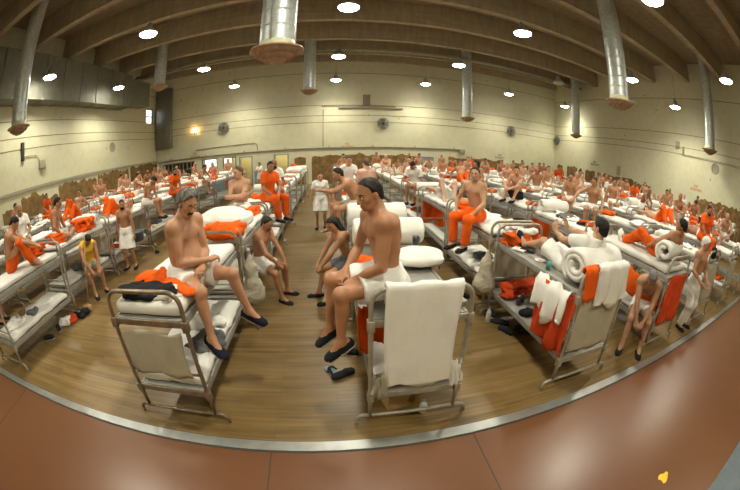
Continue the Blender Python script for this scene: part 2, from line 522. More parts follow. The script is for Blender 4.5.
# ------------------------------------------------------------------ pipes and fittings on the walls
b = MB()
b.tube([(XL+.1, YF-.06, 2.45), (-6, YF-.06, 2.47), (9.5, YF-.06, 2.56)], .045, 8)
for xx in (-12, -9, -6, -3, 0, 3, 6, 9): b.box(xx-.05, xx+.05, YF-.11, YF-.002, 2.4+.006*(xx+12), 2.58+.006*(xx+12))
o = link('conduit_pipe', b.build('conduit_pipe', M['pipe'])); tag(o, 'long painted conduit pipe running along the far wall above the doors', 'pipe')
b = MB(); b.rbox(9.5, 9.86, YF-.2, YF-.001, 2.3, 2.62, .02)
tag(link('wall_mounted_junction_box', b.build('wall_mounted_junction_box', M['pipe'])), 'grey junction box at the end of the far wall conduit', 'junction box')
b = MB()
b.tube([(-9.8, YF-.04, 3.0), (-5.2, YF-.04, 3.1), (-5.05, YF-.04, 3.0), (-5.0, YF-.04, 2.55)], .022, 6)
tag(link('conduit_pipe', b.build('conduit_pipe', M['pipe'])), 'thin conduit bending down above the far wall windows', 'pipe')
b = MB(); b.tube([(-.4, YF-.03, 2.6), (-.4, YF-.03, 5.2)], .02, 6)
tag(link('conduit_pipe', b.build('conduit_pipe', M['pipe'])), 'thin vertical conduit left of the round fan on the far wall', 'pipe')
M['fangrey'] = simple('dusty_fan_steel', (.20, .195, .165), .5, .3)
def oscfan(name, loc, rz, label):
    t = empty(name, loc, rz); t.scale = (1.17, 1, 1.17)
    b = MB()
    for rr in (.36, .315, .27, .225, .18, .135, .09):
        b.tube([(rr*math.cos(2*PI*k/24), -.18-.05*(1-rr/.36), rr*math.sin(2*PI*k/24)) for k in range(24)], .008, 5, closed=True)
    for k in range(28):
        a = 2*PI*k/28; b.tube([(.07*math.cos(a), -.23, .07*math.sin(a)), (.36*math.cos(a), -.18, .36*math.sin(a)), (.3*math.cos(a), -.08, .3*math.sin(a)), (.07*math.cos(a), -.07, .07*math.sin(a))], .006, 4)
    part('fan_guard', b.build('fan_guard', M['fangrey']), t)
    b = MB()
    for k in range(4):
        a = 2*PI*k/4
        c, s = math.cos(a), math.sin(a)
        v = [(c*x-s*z, -.15+.09*(z/.12)*.4, s*x+c*z) for x, z in ((.05, -.06), (.31, -.17), (.31, .17), (.05, .06))]
        b.add(v+[(x, y+.008, z) for x, y, z in v], [(0,1,2,3), (7,6,5,4), (0,4,5,1), (1,5,6,2), (2,6,7,3), (3,7,4,0)])
    part('fan_blade', b.build('fan_blade', M['fangrey']), t)
    b = MB(); b.lathe([(0, -.2), (.06, -.2), (.075, -.12), (.075, -.03), (0, -.03)], 16, axis='y')
    part('motor', b.build('motor', M['darkiron']), t)
    b = MB(); b.tube([(0, -.05, -.03), (0, -.02, -.2)], .018, 8); b.box(-.05, .05, -.03, 0, -.3, -.15)
    part('wall_bracket', b.build('wall_bracket', M['darkiron']), t)
    return tag(t, label, 'fan', 'round fans on the walls')
oscfan('wall_fan', (3.7, YF, 4.2), 0, 'round wire guarded fan high on the far wall under the rusty bracket')
oscfan('wall_fan', (-7.5, YF, 4.38), 0, 'round wire guarded fan above the bright windows of the far wall')
oscfan('wall_fan', (13.9, YF, 4.44), 0, 'round wire guarded fan on the far wall near the right corner')
oscfan('wall_fan', (XR, 22.0, 4.25), -PI/2, 'round wire guarded fan on the right wall beside the far corner')
def grille(name, loc, rot, r, label):
    b = MB(); n = 28
    b.lathe([(0, .0), (r, .0), (r, .03), (r*.9, .035), (r*.86, .02), (0, .02)], n)
    for k in range(-4, 5):
        hw = math.sqrt(max(.01, (r*.86)**2-(k*r*.19)**2)); b.box(-hw, hw, k*r*.19-.012, k*r*.19+.012, .02, .032)
    tag(link(name, b.build(name, M['pipe']), None, loc, rot), label, 'vent')
grille('round_vent', (XR, 6.6, 3.9), (0, -PI/2, 0), .3, 'round louvred vent high on the right wall')
grille('round_vent', (XL, 16.5, 3.9), (0, PI/2, 0), .3, 'pale round louvred vent high on the left wall')
# rusty backboard bracket on the far wall
t = empty('backboard_bracket', (2.6, YF, 5.38))
b = MB(); b.rbox(-2.0, 2.5, -.16, -.001, -.1, .02, .02); part('cross_rail', b.build('cross_rail', M['pipe']), t)
b = MB(); b.box(-3.1, 2.0, -.05, -.001, .05, .1); part('rusty_angle', b.build('rusty_angle', M['rust']), t)
b = MB(); b.rbox(-.28, .22, -.1, -.001, .12, .9, .02); b.box(-.2, -.1, -.13, -.1, .3, .8); part('mount_plate', b.build('mount_plate', M['groove']), t)
tag(t, 'old rusty backboard bracket high in the middle of the far wall', 'bracket')
# wall lamp, corner shutter, signs
t = empty('wall_lamp', (-9.87, YF, 4.3))
b = MB(); b.lathe([(.02, -.1), (.09, -.05), (.12, .02)], 16, (0, -.14, 0)); b.tube([(0, -.14, -.08), (0, 0, -.08)], .02, 6); part('lamp_base', b.build('lamp_base', M['darkiron']), t)
b = MB(); b.lathe([(.11, .02), (.14, .1), (.12, .2), (.05, .26), (0, .27)], 16, (0, -.14, 0)); part('lamp_glass', b.build('lamp_glass', M['warmbulb']), t)
tag(t, 'glowing orange wall lamp on the far wall near the left corner', 'lamp')
b = MB(); b.rbox(-13.2, -11.85, YF-.35, YF-.001, 3.45, 8.1, .03)
for k in range(1, 12): b.box(-13.22, -11.83, YF-.37, YF-.34, 3.45+k*.385, 3.47+k*.385)
tag(link('folded_partition', b.build('folded_partition', simple('grey_green_steel', (.17, .17, .14), .4, .4))), 'tall dark steel panel hung in the far left corner', 'panel')
def sign(loc, rot, label, dark=False):
    t = empty('stencilled_sign', loc); t.rotation_euler = rot
    for txt, dz, name in (('NO', .1, 'sign_text'), ('SMOKING', -.1, 'sign_text')):
        cu = bpy.data.curves.new('sign_text', 'FONT'); cu.body = txt; cu.size = .2; cu.align_x = 'CENTER'; cu.align_y = 'CENTER'; cu.extrude = .003
        tmp = bpy.data.objects.new('sign_text', cu); COL.objects.link(tmp)
        me = bpy.data.meshes.new_from_object(tmp.evaluated_get(bpy.context.evaluated_depsgraph_get()))
        bpy.data.objects.remove(tmp)
        me.materials.clear(); me.materials.append(M['darkiron'] if dark else M['redpaint'])
        part(name, me, t, (0, -.005, dz), (PI/2, 0, 0))
    tag(t, label, 'sign', 'stencilled wall signs')
sign((1.25, YF-.001, 2.66), (0, 0, 0), 'red stencilled notice above the middle of the far wall')
sign((13.0, YF-.001, 2.3), (0, 0, 0), 'dark stencilled notice on the far wall near the right corner', True)
sign((-9.9, YF-.001, 2.66), (0, 0, 0), 'red stencilled notice over the dark corner pass-through')
sign((XR-.001, 7.95, 2.6), (0, 0, -PI/2), 'red stencilled notice on the right wall, nearest the viewer')
sign((XR-.001, 17.3, 2.75), (0, 0, -PI/2), 'dark stencilled notice on the right wall above the brown band', True)
b = MB(); b.rbox(XR-.2, XR-.001, 9.4, 9.65, 4.65, 5.0, .02)
tag(link('loudspeaker', b.build('loudspeaker', M['pipe'])), 'small grey loudspeaker box high on the right wall', 'loudspeaker')
b = MB(); b.rbox(XR-.12, XR-.001, 9.02, 9.16, 4.3, 4.75, .02); b.tube([(XR-.05, 9.09, 4.3), (XR-.05, 9.0, 4.25), (XR-.02, 2, 4.2)], .015, 5)
tag(link('alarm_box', b.build('alarm_box', M['pipe'])), 'slim alarm box with a cable on the right wall', 'alarm box')
b = MB(); b.rbox(XR-.1, XR-.001, 14.55, 14.85, 2.2, 2.85, .02)
tag(link('thermostat_cover', b.build('thermostat_cover', M['pipe'])), 'narrow grey cover plate on the right wall', 'cover plate')
for y, z, l in ((8.75, 4.25, 'black intercom box on the left wall below the front duct'), ):
    b = MB(); b.rbox(XL+.001, XL+.14, y-.09, y+.09, z-.45, z+.35, .02); tag(link('wall_mounted_intercom', b.build('wall_mounted_intercom', M['darkiron'])), l, 'intercom')
b = MB(); b.rbox(XL+.001, XL+.2, 9.9, 10.3, 3.3, 3.7, .03); b.tube([(XL+.06, 9.95, 3.7), (XL+.06, 9.7, 3.98), (XL+.06, 8.9, 3.98)], .02, 6)
tag(link('wall_mounted_box', b.build('wall_mounted_box', M['pipe'])), 'pale bracket box with bent pipe on the left wall', 'box')

# ------------------------------------------------------------------ ducts
b = MB()
y0, y1, xa, za, zb = -2.5, 17.2, XL+1.05, 6.22, 8.3
b.box(XL+.02, xa, y0, y1, za, zb)
for k in range(14):
    yy = y0+.6+k*1.4; b.box(XL+.02, xa+.03, yy-.025, yy+.025, za-.03, zb+.03)
b.box(XL+.02, xa-.02, y1, y1+2.4, za+.25, zb-.2)
tag(link('hanging_box_duct', b.build('hanging_box_duct', simple('dull_duct_sheet', (.20, .195, .15), .5, .3, .15, 3))), 'long rectangular sheet metal duct along the top of the left wall', 'duct')
def round_duct(x, y, zd, r, ztop, label):
    t = empty('hanging_duct', (x, y, zd))
    h = ztop-zd; b = MB(); prof = []
    n = int(h/.33)
    prof.append((r, .22))
    for k in range(1, n):
        z = .22+(h-.22)*k/n
        prof += [(r, z-.03), (r, z-.006), (r+.004, z-.003), (r+.004, z+.003), (r, z+.006), (r, z+.03)]
    prof.append((r, h))
    b.lathe(prof, 28)
    for a in (0.3, 2.4, 4.5): b.tube([((r+.008)*math.cos(a), (r+.008)*math.sin(a), .22), ((r+.008)*math.cos(a), (r+.008)*math.sin(a), h)], .014, 5)
    part('duct_pipe', b.build('duct_pipe', M['galv']), t)
    b = MB(); b.lathe([(r*.97, .24), (r*1.0, .24), (r*1.03, .1), (r*1.0, .09)], 28)
    part('collar', b.build('collar', M['wall']), t)
    b = MB(); R = r*1.5; b.m = 0
    b.lathe([(r*.98, .1), (R, .085), (R*1.02, .05), (R*.98, .045), (R*.86, .03)], 28)
    b.lathe([(R*.86, .03), (R*.76, -.06), (R*.72, -.02), (R*.62, -.04), (R*.52, -.13), (R*.48, -.09), (R*.38, -.1), (R*.26, -.18), (R*.05, -.2), (0, -.2)], 28)
    part('diffuser', b.build('diffuser', M['diffuser']), t)
    tag(t, label, 'duct', 'round ducts hanging from the ceiling')
M['diffuser'] = simple('rusty_diffuser', (.33, .21, .12), .6, .1, .35, 9)
round_duct(-.97, 5.8, 4.28, .33, 9.7, 'largest hanging round duct, nearest, above the centre aisle')
round_duct(8.45, 6.65, 4.6, .33, 9.7, 'round hanging duct on the right, nearest of that side')
round_duct(-10.55, 6.7, 4.62, .33, 9.7, 'round hanging duct beside the box duct on the left')
round_duct(-1.1, 17.9, 5.7, .33, 9.7, 'small far round duct just right of the nearest duct')
round_duct(8.6, 19.2, 4.6, .33, 9.7, 'far round duct behind a lamp, right of the middle')
round_duct(17.6, 18.5, 4.6, .33, 9.7, 'farthest round duct by the right wall corner')
round_duct(17.5, 6.6, 4.62, .33, 9.7, 'round hanging duct close to the right wall, rightmost of all')
round_duct(-9.6, 16.3, 6.75, .36, 9.7, 'short round duct near the far left corner panel')
b = MB()
b.tube([(XL+.3, 18.7, 8.5), (XR-.2, 18.7, 8.5)], .11, 10)
tag(link('roof_pipe', b.build('roof_pipe', M['pipe'])), 'long pipe slung under the roof beams across the hall', 'pipe')

# ------------------------------------------------------------------ high bay lamps
LZ = 6.9
lampx = [(.5, 9.2, 'front lamp of the middle line'), (-6.0, 9.0, 'front lamp left of the middle line'), (-6.2, 15.0, 'second lamp left of the middle line'),
         (-6.1, 20.2, 'farthest lamp left of the middle line'), (.4, 14.9, 'second lamp of the middle line'), (.4, 20.4, 'farthest lamp of the middle line'),
         (6.25, 14.9, 'second lamp right of the middle line'), (6.2, 20.5, 'farthest lamp right of the middle line'), (6.3, 9.1, 'front lamp right of the middle line'),
         (12.2, 19.9, 'lamp on the far wall side near the right corner'), (17.4, 19.6, 'lamp deepest in the right far corner'), (12.9, 9.2, 'lamp behind the right hanging duct'),
         (13.1, 3.8, 'lamp at the upper right edge of the view'), (16.3, 8.45, 'lamp nearest the right wall'), (-11.4, 8.9, 'lamp against the front of the box duct'),
         (-11.3, 14.4, 'second lamp against the box duct'), (12.0, 14.0, 'unlit lamp on the right'), (6.9, 3.7, 'lamp cut by the top edge of the view'),
         (-6.0, 3.2, 'lamp high above the left front bunks'), (.5, 3.2, 'lamp above the front bunks of the middle'), (-6, -1.5, 'lamp over the left of the red hall floor'), (1, -1.5, 'lamp over the middle of the red hall floor'), (8, -1.5, 'lamp over the right of the red hall floor')]
lamp_proto = None
for i, (x, y, l) in enumerate(lampx):
    unlit = l.startswith('unlit')
    if lamp_proto is None or unlit:
        t = empty('high_bay_lamp')
        b = MB(); b.lathe([(0, .44), (.05, .44), (.06, .36), (.1, .34), (.11, .24), (.14, .2), (.21, .14), (.265, .07), (.28, .02), (.28, .0), (.26, .0)], 24)
        part('lamp_housing', b.build('lamp_housing', simple('lamp_aluminium', (.5, .5, .45), .4, .4)), t)
        b = MB(); b.lathe([(.262, .012), (.262, -.01), (.235, -.045), (.16, -.075), (.07, -.09), (0, -.092)], 24)
        part('lamp_lens', b.build('lamp_lens', M['lensoff'] if unlit else M['lens']), t)
        b = MB(); b.tube([(0, 0, .42), (0, 0, 1.75)], .008, 6); b.tube([(.05, 0, .4), (0, 0, .6), (-.05, 0, .4)], .008, 5)
        part('hanger', b.build('hanger', M['beam']), t)
        if not unlit:
            lamp_proto = t
    else:
        t = copy_tree(lamp_proto)
    if not unlit:
        sl = bpy.data.lights.new('lamp_light', 'SPOT'); sl.energy = SPOT*(.6 if 'red hall' in l else 1); sl.color = (1, .965, .78); sl.spot_size = math.radians(150); sl.spot_blend = .9; sl.shadow_soft_size = .22
        link('lamp_light', sl, t, (0, 0, -.34))
    t.location = (x, y, 6.47 if 'right wall' in l else LZ); t.scale = (1.18, 1.18, 1.0)
    tag(t, 'round '+('' if unlit else 'glowing ')+'high bay ceiling '+l, 'lamp', 'high bay lamps')
# ------------------------------------------------------------------ distance-field modelling
def surface_nets(D, org, h):
    nx, ny, nz = D.shape
    S = D < 0
    cs = [(a, b, c) for a in (0, 1) for b in (0, 1) for c in (0, 1)]
    cnt = np.zeros((nx-1, ny-1, nz-1), np.int8)
    for a, b, c in cs: cnt += S[a:nx-1+a, b:ny-1+b, c:nz-1+c]
    act = (cnt > 0) & (cnt < 8)
    idx = np.argwhere(act)
    vid = np.full(act.shape, -1, np.int32); vid[act] = np.arange(len(idx))
    val = np.stack([D[idx[:, 0]+a, idx[:, 1]+b, idx[:, 2]+c] for a, b, c in cs], 1)
    P = np.zeros((len(idx), 3)); W = np.zeros(len(idx))
    for i, p in enumerate(cs):
        for j, q in enumerate(cs):
            if j > i and sum(abs(p[k]-q[k]) for k in range(3)) == 1:
                m = (val[:, i] < 0) != (val[:, j] < 0)
                t = val[m, i]/(val[m, i]-val[m, j])
                P[m] += np.array(p)+t[:, None]*(np.array(q)-np.array(p)); W[m] += 1
    V = (idx+P/W[:, None])*h+org
    F = []
    for ax in range(3):
        A = np.take(S, range(0, D.shape[ax]-1), ax); B = np.take(S, range(1, D.shape[ax]), ax)
        e = np.argwhere(A != B)
        o1, o2 = [k for k in range(3) if k != ax]
        ok = (e[:, o1] > 0) & (e[:, o2] > 0) & (e[:, o1] < D.shape[o1]-1) & (e[:, o2] < D.shape[o2]-1)
        e = e[ok]
        def c(d1, d2):
            q = e.copy(); q[:, o1] -= d1; q[:, o2] -= d2
            return vid[q[:, 0], q[:, 1], q[:, 2]]
        Q = np.stack([c(1, 1), c(0, 1), c(0, 0), c(1, 0)], 1)
        inside_first = A[e[:, 0], e[:, 1], e[:, 2]]
        flip = inside_first if ax != 1 else ~inside_first
        Q[~flip] = Q[~flip][:, ::-1]
        F.append(Q)
    F = np.concatenate(F)
    F = F[(F >= 0).all(1)]
    return V, F

def nrm(v):
    v = np.asarray(v, float); return v/(np.linalg.norm(v)+1e-12)

class Field:
    """smooth union of simple solids sampled on a grid"""
    def __init__(s, lo, hi, h):
        s.h = h; s.lo = np.asarray(lo, float)
        s.n = np.maximum(4, np.ceil((np.asarray(hi)-s.lo)/h).astype(int)+1)
        s.D = np.full(tuple(s.n), 1.0, np.float32)
        s.ax = [s.lo[k]+h*np.arange(s.n[k]) for k in range(3)]
    def _sub(s, lo, hi):
        i0 = np.clip(np.floor((lo-s.lo)/s.h).astype(int), 0, s.n-1); i1 = np.clip(np.ceil((hi-s.lo)/s.h).astype(int)+1, 1, s.n)
        if (i1 <= i0).any(): return None, None
        sl = tuple(slice(a, b) for a, b in zip(i0, i1))
        g = np.meshgrid(*[s.ax[k][sl[k]] for k in range(3)], indexing='ij', sparse=True)
        return sl, g
    def _put(s, sl, d, k, sub):
        a = s.D[sl]
        if sub:   # smooth subtraction
            h = np.clip(.5-.5*(a+d)/k, 0, 1); s.D[sl] = a*(1-h)-d*h+k*h*(1-h)
        else:
            h = np.clip(.5+.5*(d-a)/k, 0, 1); s.D[sl] = d*(1-h)+a*h-k*h*(1-h)
    def cap(s, a, b, ra, rb=None, k=.02, sub=False, clip=None):
        a, b = np.asarray(a, float), np.asarray(b, float); rb = ra if rb is None else rb
        m = max(ra, rb)+k*1.2+3*s.h
        sl, g = s._sub(np.minimum(a, b)-m, np.maximum(a, b)+m)
        if sl is None: return
        ab = b-a; L = ab@ab+1e-12
        t = np.clip(((g[0]-a[0])*ab[0]+(g[1]-a[1])*ab[1]+(g[2]-a[2])*ab[2])/L, 0, 1)
        d = np.sqrt((g[0]-a[0]-t*ab[0])**2+(g[1]-a[1]-t*ab[1])**2+(g[2]-a[2]-t*ab[2])**2)-(ra+(rb-ra)*t)
        for p, n in clip or ():
            d = np.maximum(d, (g[0]-p[0])*n[0]+(g[1]-p[1])*n[1]+(g[2]-p[2])*n[2])
        s._put(sl, d.astype(np.float32), k, sub)
    def ell(s, c, R, r, k=.02, sub=False, clip=None, p=2.0):
        """ellipsoid, R: rows = axes"""
        c = np.asarray(c, float); R = np.asarray(R, float); r = np.asarray(r, float)
        m = max(r)+k*1.2+3*s.h
        sl, g = s._sub(c-m, c+m)
        if sl is None: return
        x, y, z = g[0]-c[0], g[1]-c[1], g[2]-c[2]
        q = [R[i][0]*x+R[i][1]*y+R[i][2]*z for i in range(3)]
        if p == 2.0:
            k0 = np.sqrt(sum((q[i]/r[i])**2 for i in range(3))); k1 = np.sqrt(sum((q[i]/r[i]**2)**2 for i in range(3)))+1e-9
            d = k0*(k0-1)/k1
        else:
            k0 = sum(np.abs(q[i]/r[i])**p for i in range(3))**(1/p); d = (k0-1)*min(r)
        for pp, n in clip or ():
            d = np.maximum(d, (g[0]-pp[0])*n[0]+(g[1]-pp[1])*n[1]+(g[2]-pp[2])*n[2])
        s._put(sl, d.astype(np.float32), k, sub)
    def rbox(s, c, b, r, k=.01):
        g = np.meshgrid(*s.ax, indexing='ij', sparse=True)
        q = [np.abs(g[i]-c[i])-b[i]+r for i in range(3)]
        d = np.sqrt(sum(np.maximum(e, 0)**2 for e in q))+np.minimum(np.maximum(np.maximum(q[0], q[1]), q[2]), 0)-r
        s._put((slice(None),)*3, d.astype(np.float32), k, False)
    def noise(s, amp, freq, seed, oct=3, aniso=(1, 1, 1)):
        r = np.random.RandomState(seed)
        g = np.meshgrid(*s.ax, indexing='ij', sparse=True)
        acc = np.zeros(tuple(s.n), np.float32)
        for o in range(oct):
            f = freq*1.9**o
            for _ in range(3):
                d = r.normal(size=3); d = d/np.linalg.norm(d)*np.array(aniso); ph = r.uniform(0, 6.28)
                e = r.normal(size=3); e = e/np.linalg.norm(e)
                wv = np.sin(f*.6*(e[0]*g[0]+e[1]*g[1]+e[2]*g[2])+ph*1.7)
                acc += (np.abs(np.sin(f*(d[0]*g[0]+d[1]*g[1]+d[2]*g[2])+ph+1.1*wv))-.6)*(amp/1.7**o)
        s.D += acc
    def floor(s, z):
        s.D = np.maximum(s.D, (z-s.ax[2])[None, None, :].astype(np.float32))
    def mesh(s):
        return surface_nets(s.D, s.lo, s.h)
I3 = np.eye(3)

# ------------------------------------------------------------------ bunk beds
BL, BW, ZU, ZLW, ZT = 1.86, .82, 1.19, .42, 1.45     # post to post, width, decks, arch top
def end_frame_me(mat, seed=0, arch=ZT):
    b = MB(); w = BW/2; r = .021
    pts = [(-w, 0, .1)]+[(-w, 0, z) for z in (.4, .8, 1.15)]
    pts += [(x, 0, z) for x, z in arc(-w+.13, arch-.13, .13, 180, 90, 7)]
    pts += [(x, 0, z) for x, z in arc(w-.13, arch-.13, .13, 90, 0, 7)]
    pts += [(w, 0, z) for z in (1.15, .8, .4, .1)]
    b.tube(pts, r, 12)
    for x in (-w, w):
        b.rbox(x-.03, x+.03, -.03, .03, ZU-.1, ZU-.0, .006); b.rbox(x-.03, x+.03, -.03, .03, ZLW-.1, ZLW, .006)
    return b.build('end_frame', mat)
def cross_rail_me(mat, flat):
    b = MB(); w = BW/2-.015
    if flat: b.rbox(-w, w, -.012, .012, -.03, .03, .004)
    else: b.tube([(-w, 0, 0), (w, 0, 0)], .014, 8)
    return b.build('cross_rail', mat)
def foot_rail_me(mat):
    b = MB(); w = BW/2
    pts = [(-w-.13, 0, .0), (-w-.13, 0, .035)]+[(x, 0, z) for x, z in arc(-w-.05, .035, .08, 180, 90, 6)]
    pts += [(x, 0, z) for x, z in arc(w+.05, .035, .08, 90, 0, 6)]+[(w+.13, 0, .035), (w+.13, 0, .0)]
    b.tube(pts, .019, 10)
    return b.build('foot_rail', mat)
def deck_me(z):
    b = MB(); w = BW/2-.015; l = BL/2-.01
    b.rbox(-w, -w+.03, -l, l, z-.075, z+.004, .004); b.rbox(w-.03, w, -l, l, z-.075, z+.004, .004)
    b.rbox(-w+.03, w-.03, -l, -l+.03, z-.06, z+.002, .004); b.rbox(-w+.03, w-.03, l-.03, l, z-.06, z+.002, .004)
    b.rbox(-w+.02, w-.02, -l+.02, l-.02, z-.03, z-.006, .003)
    for k in range(1, 5): b.box(-w+.03, w-.03, -l+k*2*l/5-.012, -l+k*2*l/5+.012, z-.055, z-.03)
    return b.build('deck', M['deck'])
EF = end_frame_me(M['steel']); CRF, CRT, FRL = cross_rail_me(M['steel'], True), cross_rail_me(M['steel'], False), foot_rail_me(M['steel']); UD = deck_me(ZU); LD = deck_me(ZLW)
ROWS = dict(L4=-12.0, L3=-9.95, L2=-7.9, L1=-5.78, A=-1.65, B=.69, C=2.78, D=4.85, E=6.92, F=8.99, G=11.06, H=13.13, I=15.2, J=17.3)
RNAME = dict(L4='row along the left wall', L3='second row from the left wall', L2='third row from the left wall', L1='row left of the wide walkway',
             A='row left of the centre aisle', B='row right of the centre aisle', C='second row right of the aisle', D='third row right of the aisle',
             E='fourth row right of the aisle', F='fifth row right of the aisle', G='sixth row right of the aisle', H='seventh row right of the aisle',
             I='eighth row right of the aisle', J='row along the right wall')
ORD = ['front', 'second', 'third', 'fourth', 'fifth', 'sixth', 'seventh', 'eighth', 'ninth']
PITCH, Y0 = 2.06, 2.12
NK = dict(L4=9, L3=9, L2=9, L1=9, A=8, B=9, C=9, D=9, E=9, F=9, G=9, H=9, I=9, J=9)
SKIP = {('L4', 0), ('L4', 1), ('L3', 0), ('H', 0), ('I', 0), ('J', 0)}
bunk_proto = None
BUNK = {}
JX = {('L1', 0): .42, ('L2', 1): .1}
for rn, x in ROWS.items():
    for k in range(NK[rn]):
        if (rn, k) in SKIP: continue
        hero = (rn, k) in (('A', 0), ('B', 0), ('C', 0), ('D', 0), ('B', 1), ('A', 1), ('L1', 0), ('C', 1))
        jx = JX.get((rn, k), 0 if hero else rnd.uniform(-.05, .05)); jy = 0 if hero else rnd.uniform(-.025, .025)
        if bunk_proto is None:
            t = empty('bunk_bed')
            for yy, rr in ((-BL/2, 0), (BL/2, PI)):
                e = part('end_frame', EF, t, (0, yy, 0), (0, 0, rr))
                for zz, mm in ((ZU-.035, CRF), (ZLW-.035, CRF), (.62, CRT)): part('cross_rail', mm, e, (0, 0, zz))
                part('foot_rail', FRL, e)
            part('upper_deck', UD, t); part('lower_deck', LD, t)
            bunk_proto = t
        else:
            t = copy_tree(bunk_proto)
        t.location = (x+jx, Y0+BL/2+PITCH*k+jy, 0)
        t.rotation_euler = (0, 0, 0 if hero else rnd.uniform(-.012, .012))
        tag(t, 'two tier steel bunk bed, %s in the %s' % (ORD[k], RNAME[rn]), 'bunk bed', 'steel bunk beds')
        BUNK[rn, k] = t
for ch in KIDS[BUNK['A', 0].name]:
    if ch.name.startswith('end_frame'):
        for q in [ch]+KIDS.get(ch.name, []):
            q.material_slots[0].link = 'OBJECT'; q.material_slots[0].material = M['steeldark']

def spot(rn, k, dx=0, dy=0):
    o = BUNK[rn, k]; return o.location.x+dx, o.location.y+dy

# ------------------------------------------------------------------ bedding shapes
def mattress_me(seed, wid=.74, ln=1.74, th=.095, mat=None, rough=.006):
    f = Field((-wid/2-.05, -ln/2-.05, -.03), (wid/2+.05, ln/2+.05, th+.06), .022)
    f.rbox((0, 0, th/2), (wid/2, ln/2, th/2), th*.42)
    f.noise(rough, 7, seed, 2); f.floor(0.0)
    v, q = f.mesh(); return mesh_np('mattress', v, q, mat or M['ticking'])
def sheeted_me(seed, wid=.8, ln=1.76, th=.13, mat=None):
    f = Field((-wid/2-.06, -ln/2-.06, -.03), (wid/2+.06, ln/2+.06, th+.12), .022)
    r = np.random.RandomState(seed)
    f.rbox((0, 0, .05), (wid/2-.02, ln/2-.01, .05), .045)
    for _ in range(9):
        x, y = r.uniform(-wid/2+.12, wid/2-.12), r.uniform(-ln/2+.2, ln/2-.2)
        a = r.uniform(0, 3.14); d = np.array([math.cos(a), math.sin(a), 0])*r.uniform(.08, .2)
        f.cap(np.array([x, y, .07])-d, np.array([x, y, .07])+d, r.uniform(.035, .06), k=.05)
    f.noise(.011, 8, seed, 3); f.floor(0.0)
    v, q = f.mesh(); return mesh_np('made_bed', v, q, mat or M['white'])
def heap_me(seed, sx=.24, sy=.19, sz=.11, mat=None):
    f = Field((-sx-.12, -sy-.12, -.03), (sx+.12, sy+.12, sz*2+.1), .014)
    r = np.random.RandomState(seed)
    f.ell((0, 0, sz*.5), I3, (sx*.85, sy*.85, sz*.6), .02)
    for _ in range(8):
        a = r.uniform(0, 6.28); x, y = sx*.55*math.cos(a), sy*.55*math.sin(a); z = r.uniform(.2, .95)*sz
        b = r.uniform(0, 3.14); d = np.array([math.cos(b)*sx, math.sin(b)*sy, r.uniform(-.02, .02)])*r.uniform(.25, .5)
        f.cap(np.array([x, y, z])-d, np.array([x, y, z])+d, r.uniform(.03, .055), k=.03)
    f.noise(.01, 14, seed, 3); f.floor(0.0)
    v, q = f.mesh(); return mesh_np('blanket', v, q, mat or M['orange'])
def folded_me(seed, sx=.28, sy=.2, sz=.2, mat=None, layers=3):
    f = Field((-sx-.06, -sy-.06, -.03), (sx+.06, sy+.06, sz+.06), .014)
    hh = sz/layers
    for i in range(layers):
        f.ell((.012*math.sin(seed+i*2), .01*math.cos(seed*2+i), hh*(i+.5)), I3, (sx-.006*i, sy-.004*i, hh*.56), .008, p=4.5)
    f.noise(.008, 11, seed, 3); f.floor(0.0)
    v, q = f.mesh(); return mesh_np('blanket', v, q, mat or M['orange'])
def pillow_me(seed, sx=.3, sy=.19, sz=.07, mat=None):
    f = Field((-sx-.05, -sy-.05, -.03), (sx+.05, sy+.05, sz*2+.05), .014)
    f.ell((0, 0, sz), I3, (sx*.95, sy*.95, sz), .01); f.ell((0, 0, sz*.9), I3, (sx, sy, sz*.45), .06, p=4)
    f.noise(.007, 10, seed, 2); f.floor(0.0)
    v, q = f.mesh(); return mesh_np('pillow', v, q, mat or M['white'])
def roll_me(seed, R=.2, W=.72, th=.062, turns=2.4, mat=None, squash=.9):
    """a mattress rolled up: a thick spiral along x, ends showing the turns"""
    n = int(turns*26); cen = []
    for i in range(n+1):
        a = i/n*turns*2*PI; r = R-th/2-(R-.07)*(1-i/n)*.0-((R-th)*(i/n))*.86
        cen.append((r*math.cos(a-PI/2+.5), r*math.sin(a-PI/2+.5)))
    rr = random.Random(seed); b = MB()
    prof = [(-W/2, .25), (-W/2+.012, .7), (-W/2+.035, .95)]+[(-W/2+.035+(W-.07)*k/8, 1+.05*rr.uniform(-1, 1)) for k in range(1, 8)]+[(W/2-.035, .95), (W/2-.012, .7), (W/2, .25)]
    v = []; f = []; m = 2*(n+1)
    for x, s in prof:
        wob = .012*math.sin(9*x+seed)
        out = []; inn = []
        for i, (cx, cz) in enumerate(cen):
            p, q = cen[max(0, i-1)], cen[min(n, i+1)]
            tx, tz = q[0]-p[0], q[1]-p[1]; l = math.hypot(tx, tz)+1e-9
            nx_, nz_ = tz/l, -tx/l
            e = s*th/2*(1 if 0 < i < n else .5)*(1+.1*math.sin(i*1.3+x*8+seed))
            out.append((x, cx+nx_*e+wob*.5, R*squash+(cz+nz_*e)*squash)); inn.append((x, cx-nx_*e+wob*.5, R*squash+(cz-nz_*e)*squash))
        v += out+inn[::-1]
    for j in range(len(prof)-1):
        for i in range(m): f.append((j*m+i, j*m+(i+1) % m, (j+1)*m+(i+1) % m, (j+1)*m+i))
    for j in (0, len(prof)-1):
        for i in range(n):
            q = (j*m+i, j*m+i+1, j*m+m-2-i, j*m+m-1-i); f.append(q if j else q[::-1])
    me = bpy.data.meshes.new('bedroll'); me.from_pydata(v, [], f)
    me.polygons.foreach_set('use_smooth', [True]*len(f)); me.materials.append(mat or M['white'])
    bm = bmesh.new(); bm.from_mesh(me); bmesh.ops.recalc_face_normals(bm, faces=bm.faces[:]); bm.to_mesh(me); bm.free()
    return me
